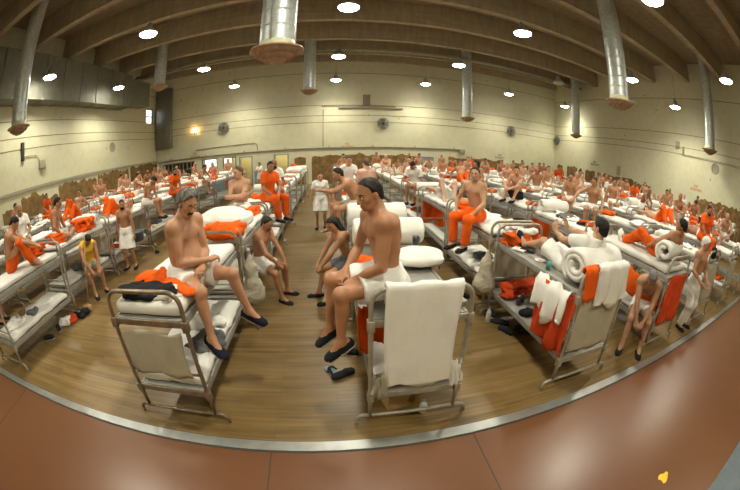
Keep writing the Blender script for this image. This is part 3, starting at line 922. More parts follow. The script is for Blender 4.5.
def drape_me(name, path, half, mat, th=.012, seed=0, nx=18, flare=0., amp=.012, ragged=.02):
    """cloth hanging over an edge: path = list of (y, z) along its length, width along x"""
    r = random.Random(seed); ph = [r.uniform(0, 6.28) for _ in range(4)]
    P = []
    for (a, b) in zip(path[:-1], path[1:]):
        m = max(1, int(math.hypot(b[0]-a[0], b[1]-a[1])/.035))
        P += [(a[0]+(b[0]-a[0])*i/m, a[1]+(b[1]-a[1])*i/m) for i in range(m)]
    P.append(path[-1]); N = len(P)
    top = []; bot = []
    for i, (y, z) in enumerate(P):
        q0, q1 = P[max(0, i-1)], P[min(N-1, i+1)]
        ty, tz = q1[0]-q0[0], q1[1]-q0[1]; l = math.hypot(ty, tz)+1e-9; ny, nz = tz/l, -ty/l
        if i and False: pass
        for j in range(nx+1):
            u = -1+2*j/nx; s = i/(N-1)
            x = u*half*(1+flare*s)+.012*math.sin(5*s+ph[0])
            wv = amp*(math.sin(7*u+ph[1]+2*s)+.6*math.sin(15*u+ph[2]-3*s)+.4*math.sin(3.3*u*2+6*s+ph[3]))
            e = (ragged*math.sin(4*u+ph[2]) if i in (0, N-1) else 0)
            top.append((x, y+ny*(wv+th/2)+0, z+nz*(wv+th/2)+(e if abs(tz) > abs(ty) else 0)))
            bot.append((x, y+ny*(wv-th/2), z+nz*(wv-th/2)+(e if abs(tz) > abs(ty) else 0)))
    nv = len(top); f = []; w = nx+1
    for i in range(N-1):
        for j in range(nx):
            a = i*w+j; f.append((a, a+1, a+w+1, a+w)); f.append((nv+a, nv+a+w, nv+a+w+1, nv+a+1))
    for i in range(N-1):
        a = i*w; f.append((a, a+w, nv+a+w, nv+a)); a = i*w+nx; f.append((a, nv+a, nv+a+w, a+w))
    for j in range(nx):
        f.append((j, nv+j, nv+j+1, j+1)); a = (N-1)*w+j; f.append((a, a+1, nv+a+1, nv+a))
    me = mesh_np(name, top+bot, f, mat)
    bm = bmesh.new(); bm.from_mesh(me); bmesh.ops.recalc_face_normals(bm, faces=bm.faces[:]); bm.to_mesh(me); bm.free()
    return me
MATT = [mattress_me(i) for i in range(2)]
MADE = [sheeted_me(i+10) for i in range(4)]
HEAP = [heap_me(i+20, .22+.03*(i % 3), .18+.02*(i % 2), .09+.02*(i % 2)) for i in range(5)]
FOLD = [folded_me(i+30, .24+.03*i, .18, .17+.03*(i % 2)) for i in range(3)]
PILW = [pillow_me(i+40) for i in range(2)]
ROLL = [roll_me(i, .19+.015*i) for i in range(3)]
WHEAP = [heap_me(i+50, .3, .22, .1, M['white']) for i in range(3)]
LONGW = [heap_me(i+60, .3, .62, .09, M['white']) for i in range(2)]

def put(me, name, loc, rz, label, cat, group=None, mat=None, scale=None, parent=None):
    o = link(name, me, None, loc, (0, 0, rz))
    if scale: o.scale = scale
    if mat is not None:
        o.material_slots[0].link = 'OBJECT'; o.material_slots[0].material = mat
    return tag(o, label, cat, group)
# ------------------------------------------------------------------ people
def RM(yaw=0, pitch=0, roll=0):
    """frame with columns right, forward, up; pitch leans forward, yaw turns left, roll leans right"""
    y, p, r = (math.radians(q) for q in (yaw, pitch, roll))
    Rz = np.array([[math.cos(y), -math.sin(y), 0], [math.sin(y), math.cos(y), 0], [0, 0, 1]])
    Rx = np.array([[1, 0, 0], [0, math.cos(-p), -math.sin(-p)], [0, math.sin(-p), math.cos(-p)]])
    Ry = np.array([[math.cos(r), 0, math.sin(r)], [0, 1, 0], [-math.sin(r), 0, math.cos(r)]])
    return Rz @ Rx @ Ry

def ik(A, T, l1, l2, pole):
    A, T = np.asarray(A, float), np.asarray(T, float)
    d = T-A; L = np.linalg.norm(d); d = d/(L+1e-9)
    L2 = min(max(L, abs(l1-l2)+.03), (l1+l2)*.995)
    a = (l1*l1+L2*L2-l2*l2)/(2*L2); hgt = math.sqrt(max(0, l1*l1-a*a))
    p = np.asarray(pole, float); p = p-d*(p@d)
    p = nrm(p) if np.linalg.norm(p) > 1e-6 else nrm(np.cross(d, [1, .1, .2]))
    return A+d*a+p*hgt, A+d*L2

UA, FA, TH, SH = .305, .262, .435, .42
class Person:
    def __init__(s, hip=.1, at=(0, 0), pel=(0, 5, 0), chest=(0, 12, 0), head=(0, 0, 0), rh=(.1, .3, .14), lh=(-.1, .3, .14),
                 re=(1, -.4, -.5), le=(-1, -.4, -.5), rf=(.12, .46, -.33), lf=(-.12, .46, -.33), rk=(.15, 1, .6), lk=(-.15, 1, .6),
                 rt=None, lt=None, rn=None, ln=None, rd=None, ld=None, curl=32, fat=0., muscle=1., sole=None, shrug=0., fist=None):
        s.fat, s.mu, s.curl = fat, muscle, curl
        s.Rp, s.Rc = RM(*pel), RM(*chest)
        s.H0 = np.array([at[0], at[1], hip])
        Rm = RM(*[(a+b)/2 for a, b in zip(pel, chest)])
        up0, up1, up2 = s.Rp[:, 2], Rm[:, 2], s.Rc[:, 2]
        s.Rm = Rm
        s.P0 = s.H0+.04*up0; s.P1 = s.P0+.085*up0+.085*up1; s.P2 = s.P1+.08*up1+.09*up2; s.P3 = s.P2+.19*up2
        s.Rh = s.Rc @ RM(*head)
        s.C = s.P3+.078*up2+.012*s.Rc[:, 1]+.09*s.Rh[:, 2]+.012*s.Rh[:, 1]
        s.arm = {}; s.leg = {}
        for sd, T, pole, n, d in ((1, rh, re, rn, rd), (-1, lh, le, ln, ld)):
            S = s.P3-.07*up2+sd*.165*s.Rc[:, 0]+shrug*up2
            T = np.asarray(T, float)
            rel = nrm(T-S); S = S+.03*np.clip(rel@s.Rc[:, 1], 0, 1)*s.Rc[:, 1]
            E, Wr = ik(S, T, UA, FA, pole)
            dd = nrm(d) if d is not None else nrm(Wr-E)
            nn = np.asarray(n, float) if n is not None else np.array([-sd*.35, 0, -1.0])
            nn = nrm(nn-dd*(nn@dd))
            s.arm[sd] = (S, E, Wr, dd, nn, curl if fist is None else fist)
        for sd, T, pole, t in ((1, rf, rk, rt), (-1, lf, lk, lt)):
            Hj = s.H0+sd*.092*s.Rp[:, 0]
            K, A = ik(Hj, T, TH, SH, pole)
            sh = nrm(A-K)
            if t is None: t = (0, 1, -.05)
            t = nrm(t)
            n = -sh-t*(-sh@t); n = nrm(n) if np.linalg.norm(n) > .15 else np.array([0, 0, 1.])
            s.leg[sd] = (Hj, K, A, t, n)
    def pts(s):
        P = [s.C+s.Rh[:, 2]*.13, s.C-s.Rh[:, 2]*.15, s.P0, s.P1, s.P2]
        for a in s.arm.values(): P += [a[0], a[1], a[2], a[2]+.2*a[3]]
        for l in s.leg.values(): P += [l[0], l[1], l[2], l[2]+.2*l[3]-.1*l[4], l[2]-.08*l[3]]
        P = np.array(P); return P.min(0)-.19, P.max(0)+.19
    # ---- skin
    def body(s, h=.011, hands=True, face=True):
        f = Field(*s.pts(), h)
        r0, f0, u0 = s.Rp.T; r1, f1, u1 = s.Rm.T; r2, f2, u2 = s.Rc.T
        fat, mu = s.fat, s.mu
        f.ell(s.P0-.01*u0, s.Rp.T, (.158+fat*.4, .112+fat*.5, .115), .03)
        for sd in (1, -1): f.ell(s.H0+sd*.078*r0-.05*f0-.01*u0, s.Rp.T, (.085, .085, .095), .04)
        f.ell(s.P1+fat*.55*f1, s.Rm.T, (.138+fat*.7, .1+fat*.8, .15), .06)
        if fat > .02: f.ell(s.P1-.05*u1+(fat*.9+.04)*f1, s.Rm.T, (.12+fat*.4, .085+fat*.5, .11), .05)
        f.ell(s.P2+.0*u2, s.Rc.T, (.152+fat*.4, .108+fat*.3, .18), .06)
        f.cap(s.P3-.085*u2+.125*r2, s.P3-.085*u2-.125*r2, .062, None, .06)
        for sd in (1, -1):
            S = s.arm[sd][0]
            f.ell(s.P2+.045*u2+sd*.072*r2+.07*f2, s.Rc.T, (.08, .042*mu, .062), .035)          # pectoral
            f.cap(s.P2+.1*u2+sd*.12*r2-.035*f2, s.P1+.06*u1+sd*.095*r1-.02*f1, .07, .055, .05)     # back of the side
            f.cap(s.P3+.025*u2-.01*f2+sd*.02*r2, S*.75+(s.P3-.02*u2)*.25, .046, .042, .045)      # trapezius
            f.ell(S+sd*.008*r2, s.Rc.T, (.062*mu, .064, .07), .05)
            f.cap(s.P2+.1*u2+sd*.08*r2-.075*f2, s.P2-.02*u2+sd*.07*r2-.08*f2, .05, .04, .05)      # shoulder blade
        f.cap(s.P3-.05*u2, s.C-.075*s.Rh[:, 2]-.012*s.Rh[:, 1], .058, .053, .035)
        for sd in (1, -1):
            S, E, W, d, n, curl = s.arm[sd]
            a = nrm(E-S); b = nrm(W-E); bend = nrm(b-a*(a@b)+1e-4*n)
            bend2 = -(a-b*(a@b))-1e-4*n; bend2 = nrm(bend2-b*(bend2@b))
            f.cap(S, E, .05*mu, .037, .03)
            f.ell(S+.5*(E-S)+.014*bend, np.array([a, bend, np.cross(a, bend)]), (.1, .038*mu, .036*mu), .025)
            f.ell(S+.45*(E-S)-.014*bend, np.array([a, bend, np.cross(a, bend)]), (.11, .036*mu, .036), .025)
            f.cap(E, W, .036, .0255, .025)
            f.ell(E+.27*(W-E), np.array([b, bend2, np.cross(b, bend2)]), (.1, .037, .041), .025)
            s._hand(f, sd, W, d, n, curl, hands)
        for sd in (1, -1):
            H, K, A, t, n = s.leg[sd]
            a = nrm(K-H); b = nrm(A-K); bk = b-a*(a@b)-1e-3*t; bk = nrm(bk-a*(bk@a)); bk2 = -(a-b*(a@b))-1e-3*t; bk2 = nrm(bk2-b*(bk2@b))
            f.cap(H, K, .088+fat*.25, .056, .05)
            f.ell(H+.4*(K-H)-.016*bk, np.array([a, bk, np.cross(a, bk)]), (.19, .066, .072), .04)
            f.ell(K-.008*bk, I3, (.054, .054, .054), .03)
            f.cap(K, A, .05, .034, .03)
            f.ell(K+.3*(A-K)+.024*bk2, np.array([b, bk2, np.cross(b, bk2)]), (.13, .044, .05), .03)
            sdv = np.cross(t, n)
            f.ell(A, I3, (.039, .039, .039), .02)
            f.cap(A-.035*t-.045*n, A+.03*t-.04*n, .033, .033, .025)
            f.cap(A, A+.11*t-.052*n, .036, .03, .025)
            f.ell(A+.115*t-.058*n, np.array([t, sdv, n]), (.075, .045, .026), .025)
            for q in range(5):
                o = (q-2)*.017*(-sd)
                f.cap(A+.15*t+sdv*o*1.1-.063*n, A+(.195-.007*abs(q-(1 if True else 0)))*t+sdv*o*1.15-.068*n, .0115 if q else .014, .009, .006)
        s._head(f, face)
        v, q = f.mesh()
        cen = v[q].mean(1); mi = np.zeros(len(q), int)
        r, fw, u = s.Rh.T; p = cen-s.C; x, y, z = p @ r, p @ fw, p @ u
        mi[(np.abs(x) < .026-.25*np.abs(z+.1)) & (y > .075) & (np.abs(z+.1005) < .0125)] = 1
        mi[(np.hypot(np.abs(x)-.031, z+.032) < .0125) & (y > .06)] = 3
        p = cen-s.P2; x, y, z = p @ r2, p @ f2, p @ u2
        mi[(np.hypot(np.abs(x)-.092, z-.025) < .0135) & (y > .04)] = 2
        p = cen-s.P1; x, y, z = p @ r1, p @ f1, p @ u1
        mi[(np.hypot(x, z+.045) < .010) & (y > .04)] = 4
        return mesh_np('person', v, q, mats=[M['skin'], M['lip'], M['nipple'], M['eyezone'], M['navel']], midx=mi)
    def _hand(s, f, sd, W, d, n, curl, full=True):
        side = np.cross(d, n)*sd     # towards the thumb
        side = nrm(side)
        # palm
        K = []
        for q in range(4):
            o = (1.5-q)*.0195
            k = W+d*(.088-.004*abs(q-1)-.004*(q == 3))+side*o+n*(.002 if q in (0, 3) else 0)
            f.cap(W+d*.012+side*o*.75, k, .0145, .012, .014); K.append(k)
        f.ell(W+.045*d+.008*n, np.array([d, side, n]), (.05, .04, .016), .015)
        c = math.radians(curl)
        for q, L in enumerate((.072, .08, .074, .058)):
            p = K[q]; ang = c*(.55+.12*q); r = .0092 if q < 3 else .0082
            for seg, l in enumerate((.46, .31, .23)):
                dd = d*math.cos(ang)+n*math.sin(ang)+side*(1.5-q)*.06
                e = p+nrm(dd)*L*l
                f.cap(p, e, r-.0006*seg, r-.0006*(seg+1), .004); p = e; ang += c*(.9 if seg == 0 else .6)
        # thumb, leaving the side of the palm near its base
        p = W+.022*d+.026*side+.006*n
        for l, r, dv in ((.042, .0125, d*.62+side*.72+n*.3), (.034, .0105, d*.85+side*.38+n*.42), (.027, .0095, d*.9+side*.12+n*.5)):
            e = p+nrm(dv)*l; f.cap(p, e, r, r-.001, .008); p = e
    def _head(s, f, face):
        C = s.C; r, fw, u = s.Rh.T
        P = lambda x, y, z: C+x*r+y*fw+z*u
        f.ell(P(0, -.006, 0), s.Rh.T, (.0755, .094, .088), .02)
        f.ell(P(0, .022, -.05), s.Rh.T, (.061, .066, .082), .03)
        f.ell(P(0, .028, -.1), s.Rh.T, (.05, .052, .042), .025)
        f.ell(P(0, .068, -.127), I3, (.02, .02, .018), .02)
        for sd in (1, -1):
            f.cap(P(sd*.05, .0, -.085), P(sd*.03, .055, -.118), .02, .018, .02)
            f.cap(P(sd*.01, .083, -.012), P(sd*.042, .07, -.008), .0125, .011, .014)
            f.ell(P(sd*.046, .055, -.055), I3, (.022, .02, .02), .02)
            if face:
                f.ell(P(sd*.032, .099, -.033), I3, (.017, .017, .0125), .01, sub=True)
                f.ell(P(sd*.031, .072, -.033), I3, (.0145, .0145, .0145), .004)
            f.ell(P(sd*.077, -.008, -.042), RM(0, 12, 0).T @ s.Rh.T if False else s.Rh.T, (.0105, .021, .032), .008)
        f.cap(P(0, .085, -.025), P(0, .108, -.066), .009, .0135, .012)
        for sd in (1, -1): f.ell(P(sd*.0125, .096, -.07), I3, (.0095, .012, .009), .008)
        f.cap(P(-.018, .083, -.096), P(.018, .083, -.096), .0085, None, .006)
        f.cap(P(-.015, .083, -.107), P(.015, .083, -.107), .009, None, .006)
    # ---- hair, beard, face details
    def hair(s, h=.009, t=.011, line=-.014, long=False, seed=0, curly=0., low=-.05):
        C = s.C; r, fw, u = s.Rh.T
        t = max(.0075, t*.62) if t < .015 else t
        f = Field(C-.26, C+.26, h)
        n = nrm(-.75*fw+.66*u)
        n2 = nrm(u-.69*fw); cl = [(C+line*n, -n), (C+low*n2, -n2)]
        f.ell(C-.006*fw, s.Rh.T, (.0755+t*.8, .094+t, .088+t), .004, clip=cl)
        f.cap(C-.05*fw-.02*u, C-.055*fw-.075*u, .062+t*.4, .05+t*.3, .02, clip=cl)
        for sd in (1, -1): f.cap(C+sd*.068*r+.012*fw+.015*u, C+sd*.069*r+.006*fw-.045*u, .012, .007, .01)
        if long:
            for sd in (1, -1):
                f.cap(C+sd*.07*r-.01*fw+.0*u, C+sd*.085*r-.01*fw-.17*u, .03, .028, .03)
                f.cap(C+sd*.04*r-.075*fw, C+sd*.05*r-.07*fw-.2*u, .045, .035, .04)
        f.noise(.003+curly, 55, seed, 2)
        v, q = f.mesh(); return mesh_np('hair', v, q, M['hair'])
    def beard(s, h=.008, moustache_only=False, t=.008):
        C = s.C; r, fw, u = s.Rh.T
        f = Field(C-.2, C+.2, h)
        P = lambda x, y, z: C+x*r+y*fw+z*u
        f.cap(P(-.028, .082, -.094), P(0, .093, -.084), .0085, .0115, .006); f.cap(P(.028, .082, -.094), P(0, .093, -.084), .0085, .0115, .006)
        for sd in (1, -1): f.cap(P(sd*.026, .083, -.092), P(sd*.031, .075, -.108), .009, .006, .006)
        if not moustache_only:
            cl = [(P(0, 0, -.098), u), (P(0, .0, 0), -fw)]
            f.ell(P(0, .028, -.1), s.Rh.T, (.05+t, .052+t, .042+t), .01, clip=cl)
            f.ell(P(0, .068, -.127), I3, (.022+t, .02+t, .02+t), .02)
            for sd in (1, -1): f.cap(P(sd*.055, .01, -.075), P(sd*.036, .055, -.115), .016+t*.4, .018+t, .015)
        v, q = f.mesh(); return mesh_np('beard', v, q, M['hair'])
    def brow(s, sd):
        r, fw, u = s.Rh.T; P = lambda x, y, z: s.C+x*r+y*fw+z*u
        b = MB(); b.tube([P(sd*.014, .094, -.012), P(sd*.03, .091, -.006), P(sd*.046, .078, -.012)], [.004, .0055, .003], 6)
        return b.build('eyebrow', M['hair'])
    def eye(s, sd):
        r, fw, u = s.Rh.T; c = s.C+sd*.031*r+.0775*fw-.033*u
        b = MB(); n = 10
        R = Matrix(((r[0], u[0], fw[0]), (r[1], u[1], fw[1]), (r[2], u[2], fw[2])))
        v = []; prof = [(.0005, .0128), (.0045, .0118), (.005, .0114), (.009, .0085), (.0115, .004)]
        for i, (rr, z) in enumerate(prof):
            for k in range(n):
                a = 2*PI*k/n; p = R @ Vector((rr*math.cos(a), rr*.75*math.sin(a), z)); v.append((c[0]+p.x, c[1]+p.y, c[2]+p.z))
        b.m = 1; b.add(v, [tuple(range(n))]+[(k, (k+1) % n, n+(k+1) % n, n+k) for k in range(n)], True)
        b.m = 0; b.add(v, [(i*n+k, i*n+(k+1) % n, (i+1)*n+(k+1) % n, (i+1)*n+k) for i in range(1, 4) for k in range(n)], True)
        return b.build('eye', [M['eyewhite'], M['eyedark']])
    # ---- clothes
    def shorts(s, h=.011, frac=.66, loose=.02, seed=0, mat=None, full=False, waist=.09):
        f = Field(*s.pts(), h)
        r0, f0, u0 = s.Rp.T; fat = s.fat
        top = [(s.P0+waist*u0, u0)]
        f.ell(s.P0-.005*u0, s.Rp.T, (.165+loose*.6+fat*.5, .122+loose*.6+fat*.6, .13), .01, clip=top)
        f.ell(s.P1*.35+s.P0*.65+fat*.4*f0, s.Rp.T, (.15+loose*.4+fat*.6, .112+loose*.4+fat*.8, .1), .03, clip=top)
        for sd in (1, -1):
            f.ell(s.H0+sd*.078*r0-.05*f0-.01*u0, s.Rp.T, (.092+loose*.5, .09+loose*.5, .1), .03, clip=top)
            H, K, A, t, n = s.leg[sd]; a = nrm(K-H); b = nrm(A-K)
            if full:
                f.cap(H, K, .1+loose*.5+fat*.25, .072+loose*.6, .04, clip=top)
                f.cap(K, A, .072+loose*.6, .062+loose*.7, .04, clip=[(A-.015*b, b)])
            else:
                e = H+frac*(K-H)
                f.cap(H, K, .1+loose*.5+fat*.25, .1+loose*1.2-.012, .04, clip=top+[(e, a)])
        f.noise(.006 if not full else .009, 13, seed, 2)
        v, q = f.mesh(); return mesh_np('trousers' if full else 'shorts', v, q, mat or M['white'])
    def shirt(s, h=.011, sleeve=.62, loose=.016, seed=0, mat=None, vneck=True, low=-.02, sleeveless=False, neck=.015):
        f = Field(*s.pts(), h)
        r1, f1, u1 = s.Rm.T; r2, f2, u2 = s.Rc.T; r0, f0, u0 = s.Rp.T; fat = s.fat
        nk = [(s.P3+neck*u2, nrm(u2+.25*f2))]; bt = [(s.P0+low*u0, -u0)]
        f.ell(s.P0, s.Rp.T, (.17+loose+fat*.4, .125+loose+fat*.5, .13), .01, clip=bt)
        f.ell(s.P1+fat*.55*f1, s.Rm.T, (.148+loose*1.3+fat*.7, .112+loose*1.3+fat*.8, .16), .06)
        f.ell(s.P2, s.Rc.T, (.162+loose+fat*.4, .122+loose, .19), .06, clip=nk)
        f.cap(s.P3-.09*u2+.12*r2, s.P3-.09*u2-.12*r2, .07+loose*.3, None, .04)
        for sd in (1, -1):
            S, E, W, d, n, c = s.arm[sd]; a = nrm(E-S)
            f.cap(s.P3+.02*u2-.012*f2+sd*.025*r2, S*.75+(s.P3-.02*u2)*.25, .06, .058, .03, clip=nk)
            f.cap(s.P3-.04*u2-.03*f2+sd*.05*r2, S-.015*u2-.012*f2, .066, .062, .03, clip=nk)
            f.cap(s.P2+.1*u2+sd*.12*r2-.04*f2, s.P1+.06*u1+sd*.095*r1-.025*f1, .08, .066, .05)
            f.ell(s.P2+.045*u2+sd*.072*r2+.07*f2, s.Rc.T, (.09, .055+loose*.3, .07), .035)
            f.cap(s.P2+.1*u2+sd*.08*r2-.075*f2, s.P2-.02*u2+sd*.07*r2-.08*f2, .062+loose*.3, .052+loose*.3, .05)
            f.ell(S-.01*u2, s.Rc.T, (.07+loose*.4,)*3, .03)
            if not sleeveless: f.cap(S, E, .066+loose*.5, .066+loose, .03, clip=[(S+sleeve*(E-S), a)])
        f.noise(.006, 12, seed, 2)
        v, q = f.mesh(); return mesh_np('shirt', v, q, mat or M['white'])
    def shoe(s, sd, h=.008):
        H, K, A, t, n = s.leg[sd]; sdv = np.cross(t, n)
        f = Field(A-.32, A+.32, h)
        top = [(A-.02*n-.0*t, nrm(n-.18*t))]
        f.cap(A-.04*t-.05*n, A+.03*t-.05*n, .043, .043, .01, clip=top)
        f.cap(A+.03*t-.05*n, A+.115*t-.06*n, .046, .036, .02, clip=top)
        f.ell(A+.125*t-.066*n, np.array([t, sdv, n]), (.09, .05, .034), .02)
        for o in (-.022, 0, .022): f.cap(A+.1*t+sdv*o-.062*n, A+(.182-abs(o)*.5)*t+sdv*o-.068*n, .033, .027, .015)
        # flat sole
        for p0, p1, r_ in ((A-.04*t, A+.03*t, .043), (A+.03*t, A+.15*t, .05)):
            f.cap(p0-.088*n, p1-.088*n, r_, r_, .01, clip=[(A-.078*n, n), (A-.098*n, -n)])
        v, q = f.mesh(); cen = v[q].mean(1); mi = (((cen-A) @ n) < -.082).astype(int)
        return mesh_np('shoe', v, q, mats=[M['bluedenim'], M['sole']], midx=mi)

TONES = [(.50, .27, .155), (.42, .215, .115), (.56, .33, .21), (.36, .18, .095), (.60, .37, .245), (.46, .24, .13), (.30, .145, .075), (.64, .41, .29)]
HAIRC = [(.012, .009, .007), (.02, .013, .009), (.05, .028, .014), (.11, .07, .04), (.16, .15, .14), (.008, .007, .006)]

POSES = dict(
    edge=dict(),
    edge_lean=dict(pel=(0, 14, 0), chest=(0, 34, 0), head=(0, -12, 0), rh=(.14, .44, .13), lh=(-.1, .46, .12), re=(1, .1, .2), le=(-1, .1, .2), rf=(.15, .5, -.32), lf=(-.15, .42, -.34)),
    edge_down=dict(pel=(0, 12, 0), chest=(0, 30, 0), head=(0, 38, 0), rh=(.05, .36, .16), lh=(-.06, .38, .15), rf=(.1, .5, -.32), lf=(-.1, .46, -.33)),
    edge_brace=dict(pel=(0, -6, 0), chest=(0, -2, 0), head=(20, 4, 0), rh=(.34, -.08, .03), lh=(-.1, .32, .13), re=(1, -1, 0), le=(-1, -.3, -.3), rf=(.14, .5, -.32), lf=(-.12, .44, -.34), rd=(.5, -.5, -.5)),
    cross=dict(pel=(0, 0, 0), chest=(0, 16, 0), head=(12, 4, 0), rh=(.2, .24, .14), lh=(-.18, .26, .14), rf=(-.14, .3, .06), lf=(.14, .4, .06), rk=(1, .5, .1), lk=(-1, .5, .1), rt=(-1, .2, -.1), lt=(1, .2, -.1)),
    knees=dict(pel=(0, -10, 0), chest=(0, 14, 0), head=(-15, 2, 0), rh=(.1, .5, .36), lh=(-.08, .52, .34), rf=(.13, .5, .07), lf=(-.13, .44, .07), rk=(.2, .3, 1), lk=(-.2, .3, 1), rt=(0, 1, -.1), lt=(0, 1, -.1)),
    lean_back=dict(pel=(0, -28, 0), chest=(0, -34, 0), head=(10, 30, 0), rh=(.36, -.38, .05), lh=(-.34, -.38, .05), re=(1, -1, .3), le=(-1, -1, .3), rf=(.12, .72, .07), lf=(-.1, .55, .07), rk=(.2, .2, 1), lk=(-.2, .2, 1), rt=(0, .7, .7), rd=(.2, -.8, -.3), ld=(-.2, -.8, -.3)),
    lie=dict(hip=.1, pel=(0, -88, 0), chest=(0, -86, 0), head=(0, 18, 0), rh=(.16, -.72, .12), lh=(-.1, -.25, .22), re=(1, 0, .1), le=(-1, 0, .4), rf=(.13, .42, .07), lf=(-.1, .56, .07), rk=(.15, .2, 1), lk=(-.15, .2, 1), rt=(0, 1, -.1), lt=(0, 1, -.1)),
    stand=dict(hip=.91, pel=(0, 0, 0), chest=(0, 3, 0), head=(0, 3, 0), rh=(.27, .06, .83), lh=(-.27, .05, .83), re=(.6, -1, 0), le=(-.6, -1, 0), rf=(.12, .02, .08), lf=(-.12, -.02, .08), rn=(-1, .3, 0), ln=(1, .3, 0), rt=(.2, 1, 0), lt=(-.2, 1, 0)),
    stand_arms=dict(hip=.91, pel=(0, 0, 0), chest=(0, 4, 0), head=(-20, 4, 0), rh=(-.12, .2, 1.2), lh=(.1, .24, 1.16), re=(1, .3, -.6), le=(-1, .3, -.6), rf=(.13, .02, .08), lf=(-.13, -.02, .08), rt=(.2, 1, 0), lt=(-.2, 1, 0), rd=(-1, .1, .1), ld=(1, .1, .1), rn=(0, -1, 0), ln=(0, -1, 0)),
    low=dict(hip=.1, pel=(0, 14, 0), chest=(0, 36, 0), head=(0, -8, 0), rh=(.12, .52, .06), lh=(-.08, .54, .05), re=(1, -.1, .1), le=(-1, -.1, .1), rf=(.16, .5, -.44), lf=(-.16, .42, -.44), rt=(.15, 1, 0), lt=(-.15, 1, 0)),
)
PCACHE = {}
def template(pose, h=.0105, shorts=True, full=True, shirt=True):
    if pose in PCACHE: return PCACHE[pose]
    p = Person(**POSES[pose])
    d = dict(p=p, body=p.body(h, True, True), hair=[p.hair(.012, seed=1), p.hair(.012, .02, curly=.004, seed=2)],
             shorts=p.shorts(h), trousers=p.shorts(h, full=True, mat=M['orange']), shirt=p.shirt(h), shoe=[p.shoe(1, .011), p.shoe(-1, .011)], beard=p.beard(.011))
    PCACHE[pose] = d
    return d

def place_person(me, loc, rz, label, tone, hairc=None, scale=1., group=None):
    t = link('person', me, None, loc, (0, 0, rz)); t.color = (*tone, 1); t.scale = (scale,)*3
    tag(t, label, 'person', group)
    return t
def wear(t, name, me, color=None, mat=None):
    o = part(name, me, t)
    if color is not None: o.color = (*color, 1)
    if mat is not None:
        for sl in o.material_slots: sl.link = 'OBJECT'
        o.material_slots[0].material = mat
    return o

def extra(pose, x, y, z, rz, label, tone=0, hairc=0, hair=0, bottom='shorts', top=None, shoes=False, beard=False, scale=1., bmat=None, tmat=None):
    d = template(pose)
    t = place_person(d['body'], (x, y, z), math.radians(rz), label, TONES[tone % 8], scale=scale)
    if hair is not None: wear(t, 'hair', d['hair'][hair], HAIRC[hairc % 6])
    if bottom: wear(t, bottom, d[bottom], mat=bmat)
    if top: wear(t, 'shirt', d['shirt'], mat=tmat)
    if beard: wear(t, 'beard', d['beard'], HAIRC[hairc % 6])
    if shoes:
        for q in d['shoe']: wear(t, 'shoe', q)
    return t
# ------------------------------------------------------------------ people who show large
ZS = ZU+.1      # seat height on an upper mattress
ZSL = ZLW+.1
def hero(spec, x, y, z, rz, label, tone, hairc=0, h=.0078, hairkw=None, shorts=None, trousers=None, shirt=None, shoes=True, beard=None, face=True, shoemat=None):
    p = Person(**spec)
    t = place_person(p.body(h), (x, y, z), math.radians(rz), label, tone)
    if hairkw is not None: wear(t, 'hair', p.hair(.0075, **hairkw), HAIRC[hairc])
    if shorts is not None: wear(t, 'shorts', p.shorts(.01, **shorts))
    if trousers is not None: wear(t, 'trousers', p.shorts(.01, full=True, **trousers))
    if shirt is not None: wear(t, 'shirt', p.shirt(.01, **shirt))
    if beard: wear(t, 'moustache' if beard == 'm' else 'beard', p.beard(.006, beard == 'm'), HAIRC[hairc if beard != 'm' else 1])
    if face:
        for sd in (1, -1):
            wear(t, 'eyebrow', p.brow(sd), HAIRC[hairc if hairc != 4 else 2]); wear(t, 'eye', p.eye(sd))
    if shoes:
        for sd in (1, -1):
            o = wear(t, 'shoe', p.shoe(sd))
            if shoemat:
                o.material_slots[0].link = 'OBJECT'; o.material_slots[0].material = shoemat
    return t

WH = M['white']; OR = M['orange']
# man with grey hair and moustache on the left front bunk
hero(dict(pel=(0, 2, 0), chest=(4, 13, 0), head=(-8, 13, 0), rh=(-.04, .31, .27), lh=(.02, .29, .22), re=(1, -.5, -.5), le=(-1, -.5, -.5),
          rf=(.27, .47, -.33), lf=(-.3, .5, -.33), rk=(.3, 1, .5), lk=(-.3, 1, .5), rt=(.15, .9, -.4), lt=(-.2, .9, -.38), fat=.06, muscle=1.12, curl=50, rd=(-.9, .3, .1), ld=(.85, .3, 0)),
     -1.48, 2.80, ZS-.06, -112, 'person with grey hair and dark moustache in white shorts on the left front upper bunk', (.50, .27, .16), 4,
     hairkw=dict(t=.023, curly=.006, seed=3, low=-.085), shorts=dict(frac=.62, loose=.03), beard='m')
bpy.data.objects['person'].scale = (1.05,)*3
# lean man on the middle front bunk, in profile
hero(dict(pel=(0, 4, 0), chest=(0, 14, 0), head=(10, 2, 0), rh=(.1, .33, .16), lh=(-.08, .31, .16), re=(1, -.7, -.1), le=(-1, -.7, -.1),
          rf=(.10, .47, -.33), lf=(-.13, .44, -.34), rk=(.15, 1, .5), lk=(-.15, 1, .5), rt=(0, .85, -.55), lt=(.05, .85, -.55), muscle=1.06, curl=40),
     .47, 2.50, ZS-.02, 103, 'person with short black hair in white shorts sitting on the middle front upper bunk', (.45, .225, .12), 0,
     hairkw=dict(t=.006, seed=5, line=-.004), shorts=dict(frac=.66, loose=.03), shoemat=M['black'])
bpy.data.objects['person.001'].scale = (1.05,)*3
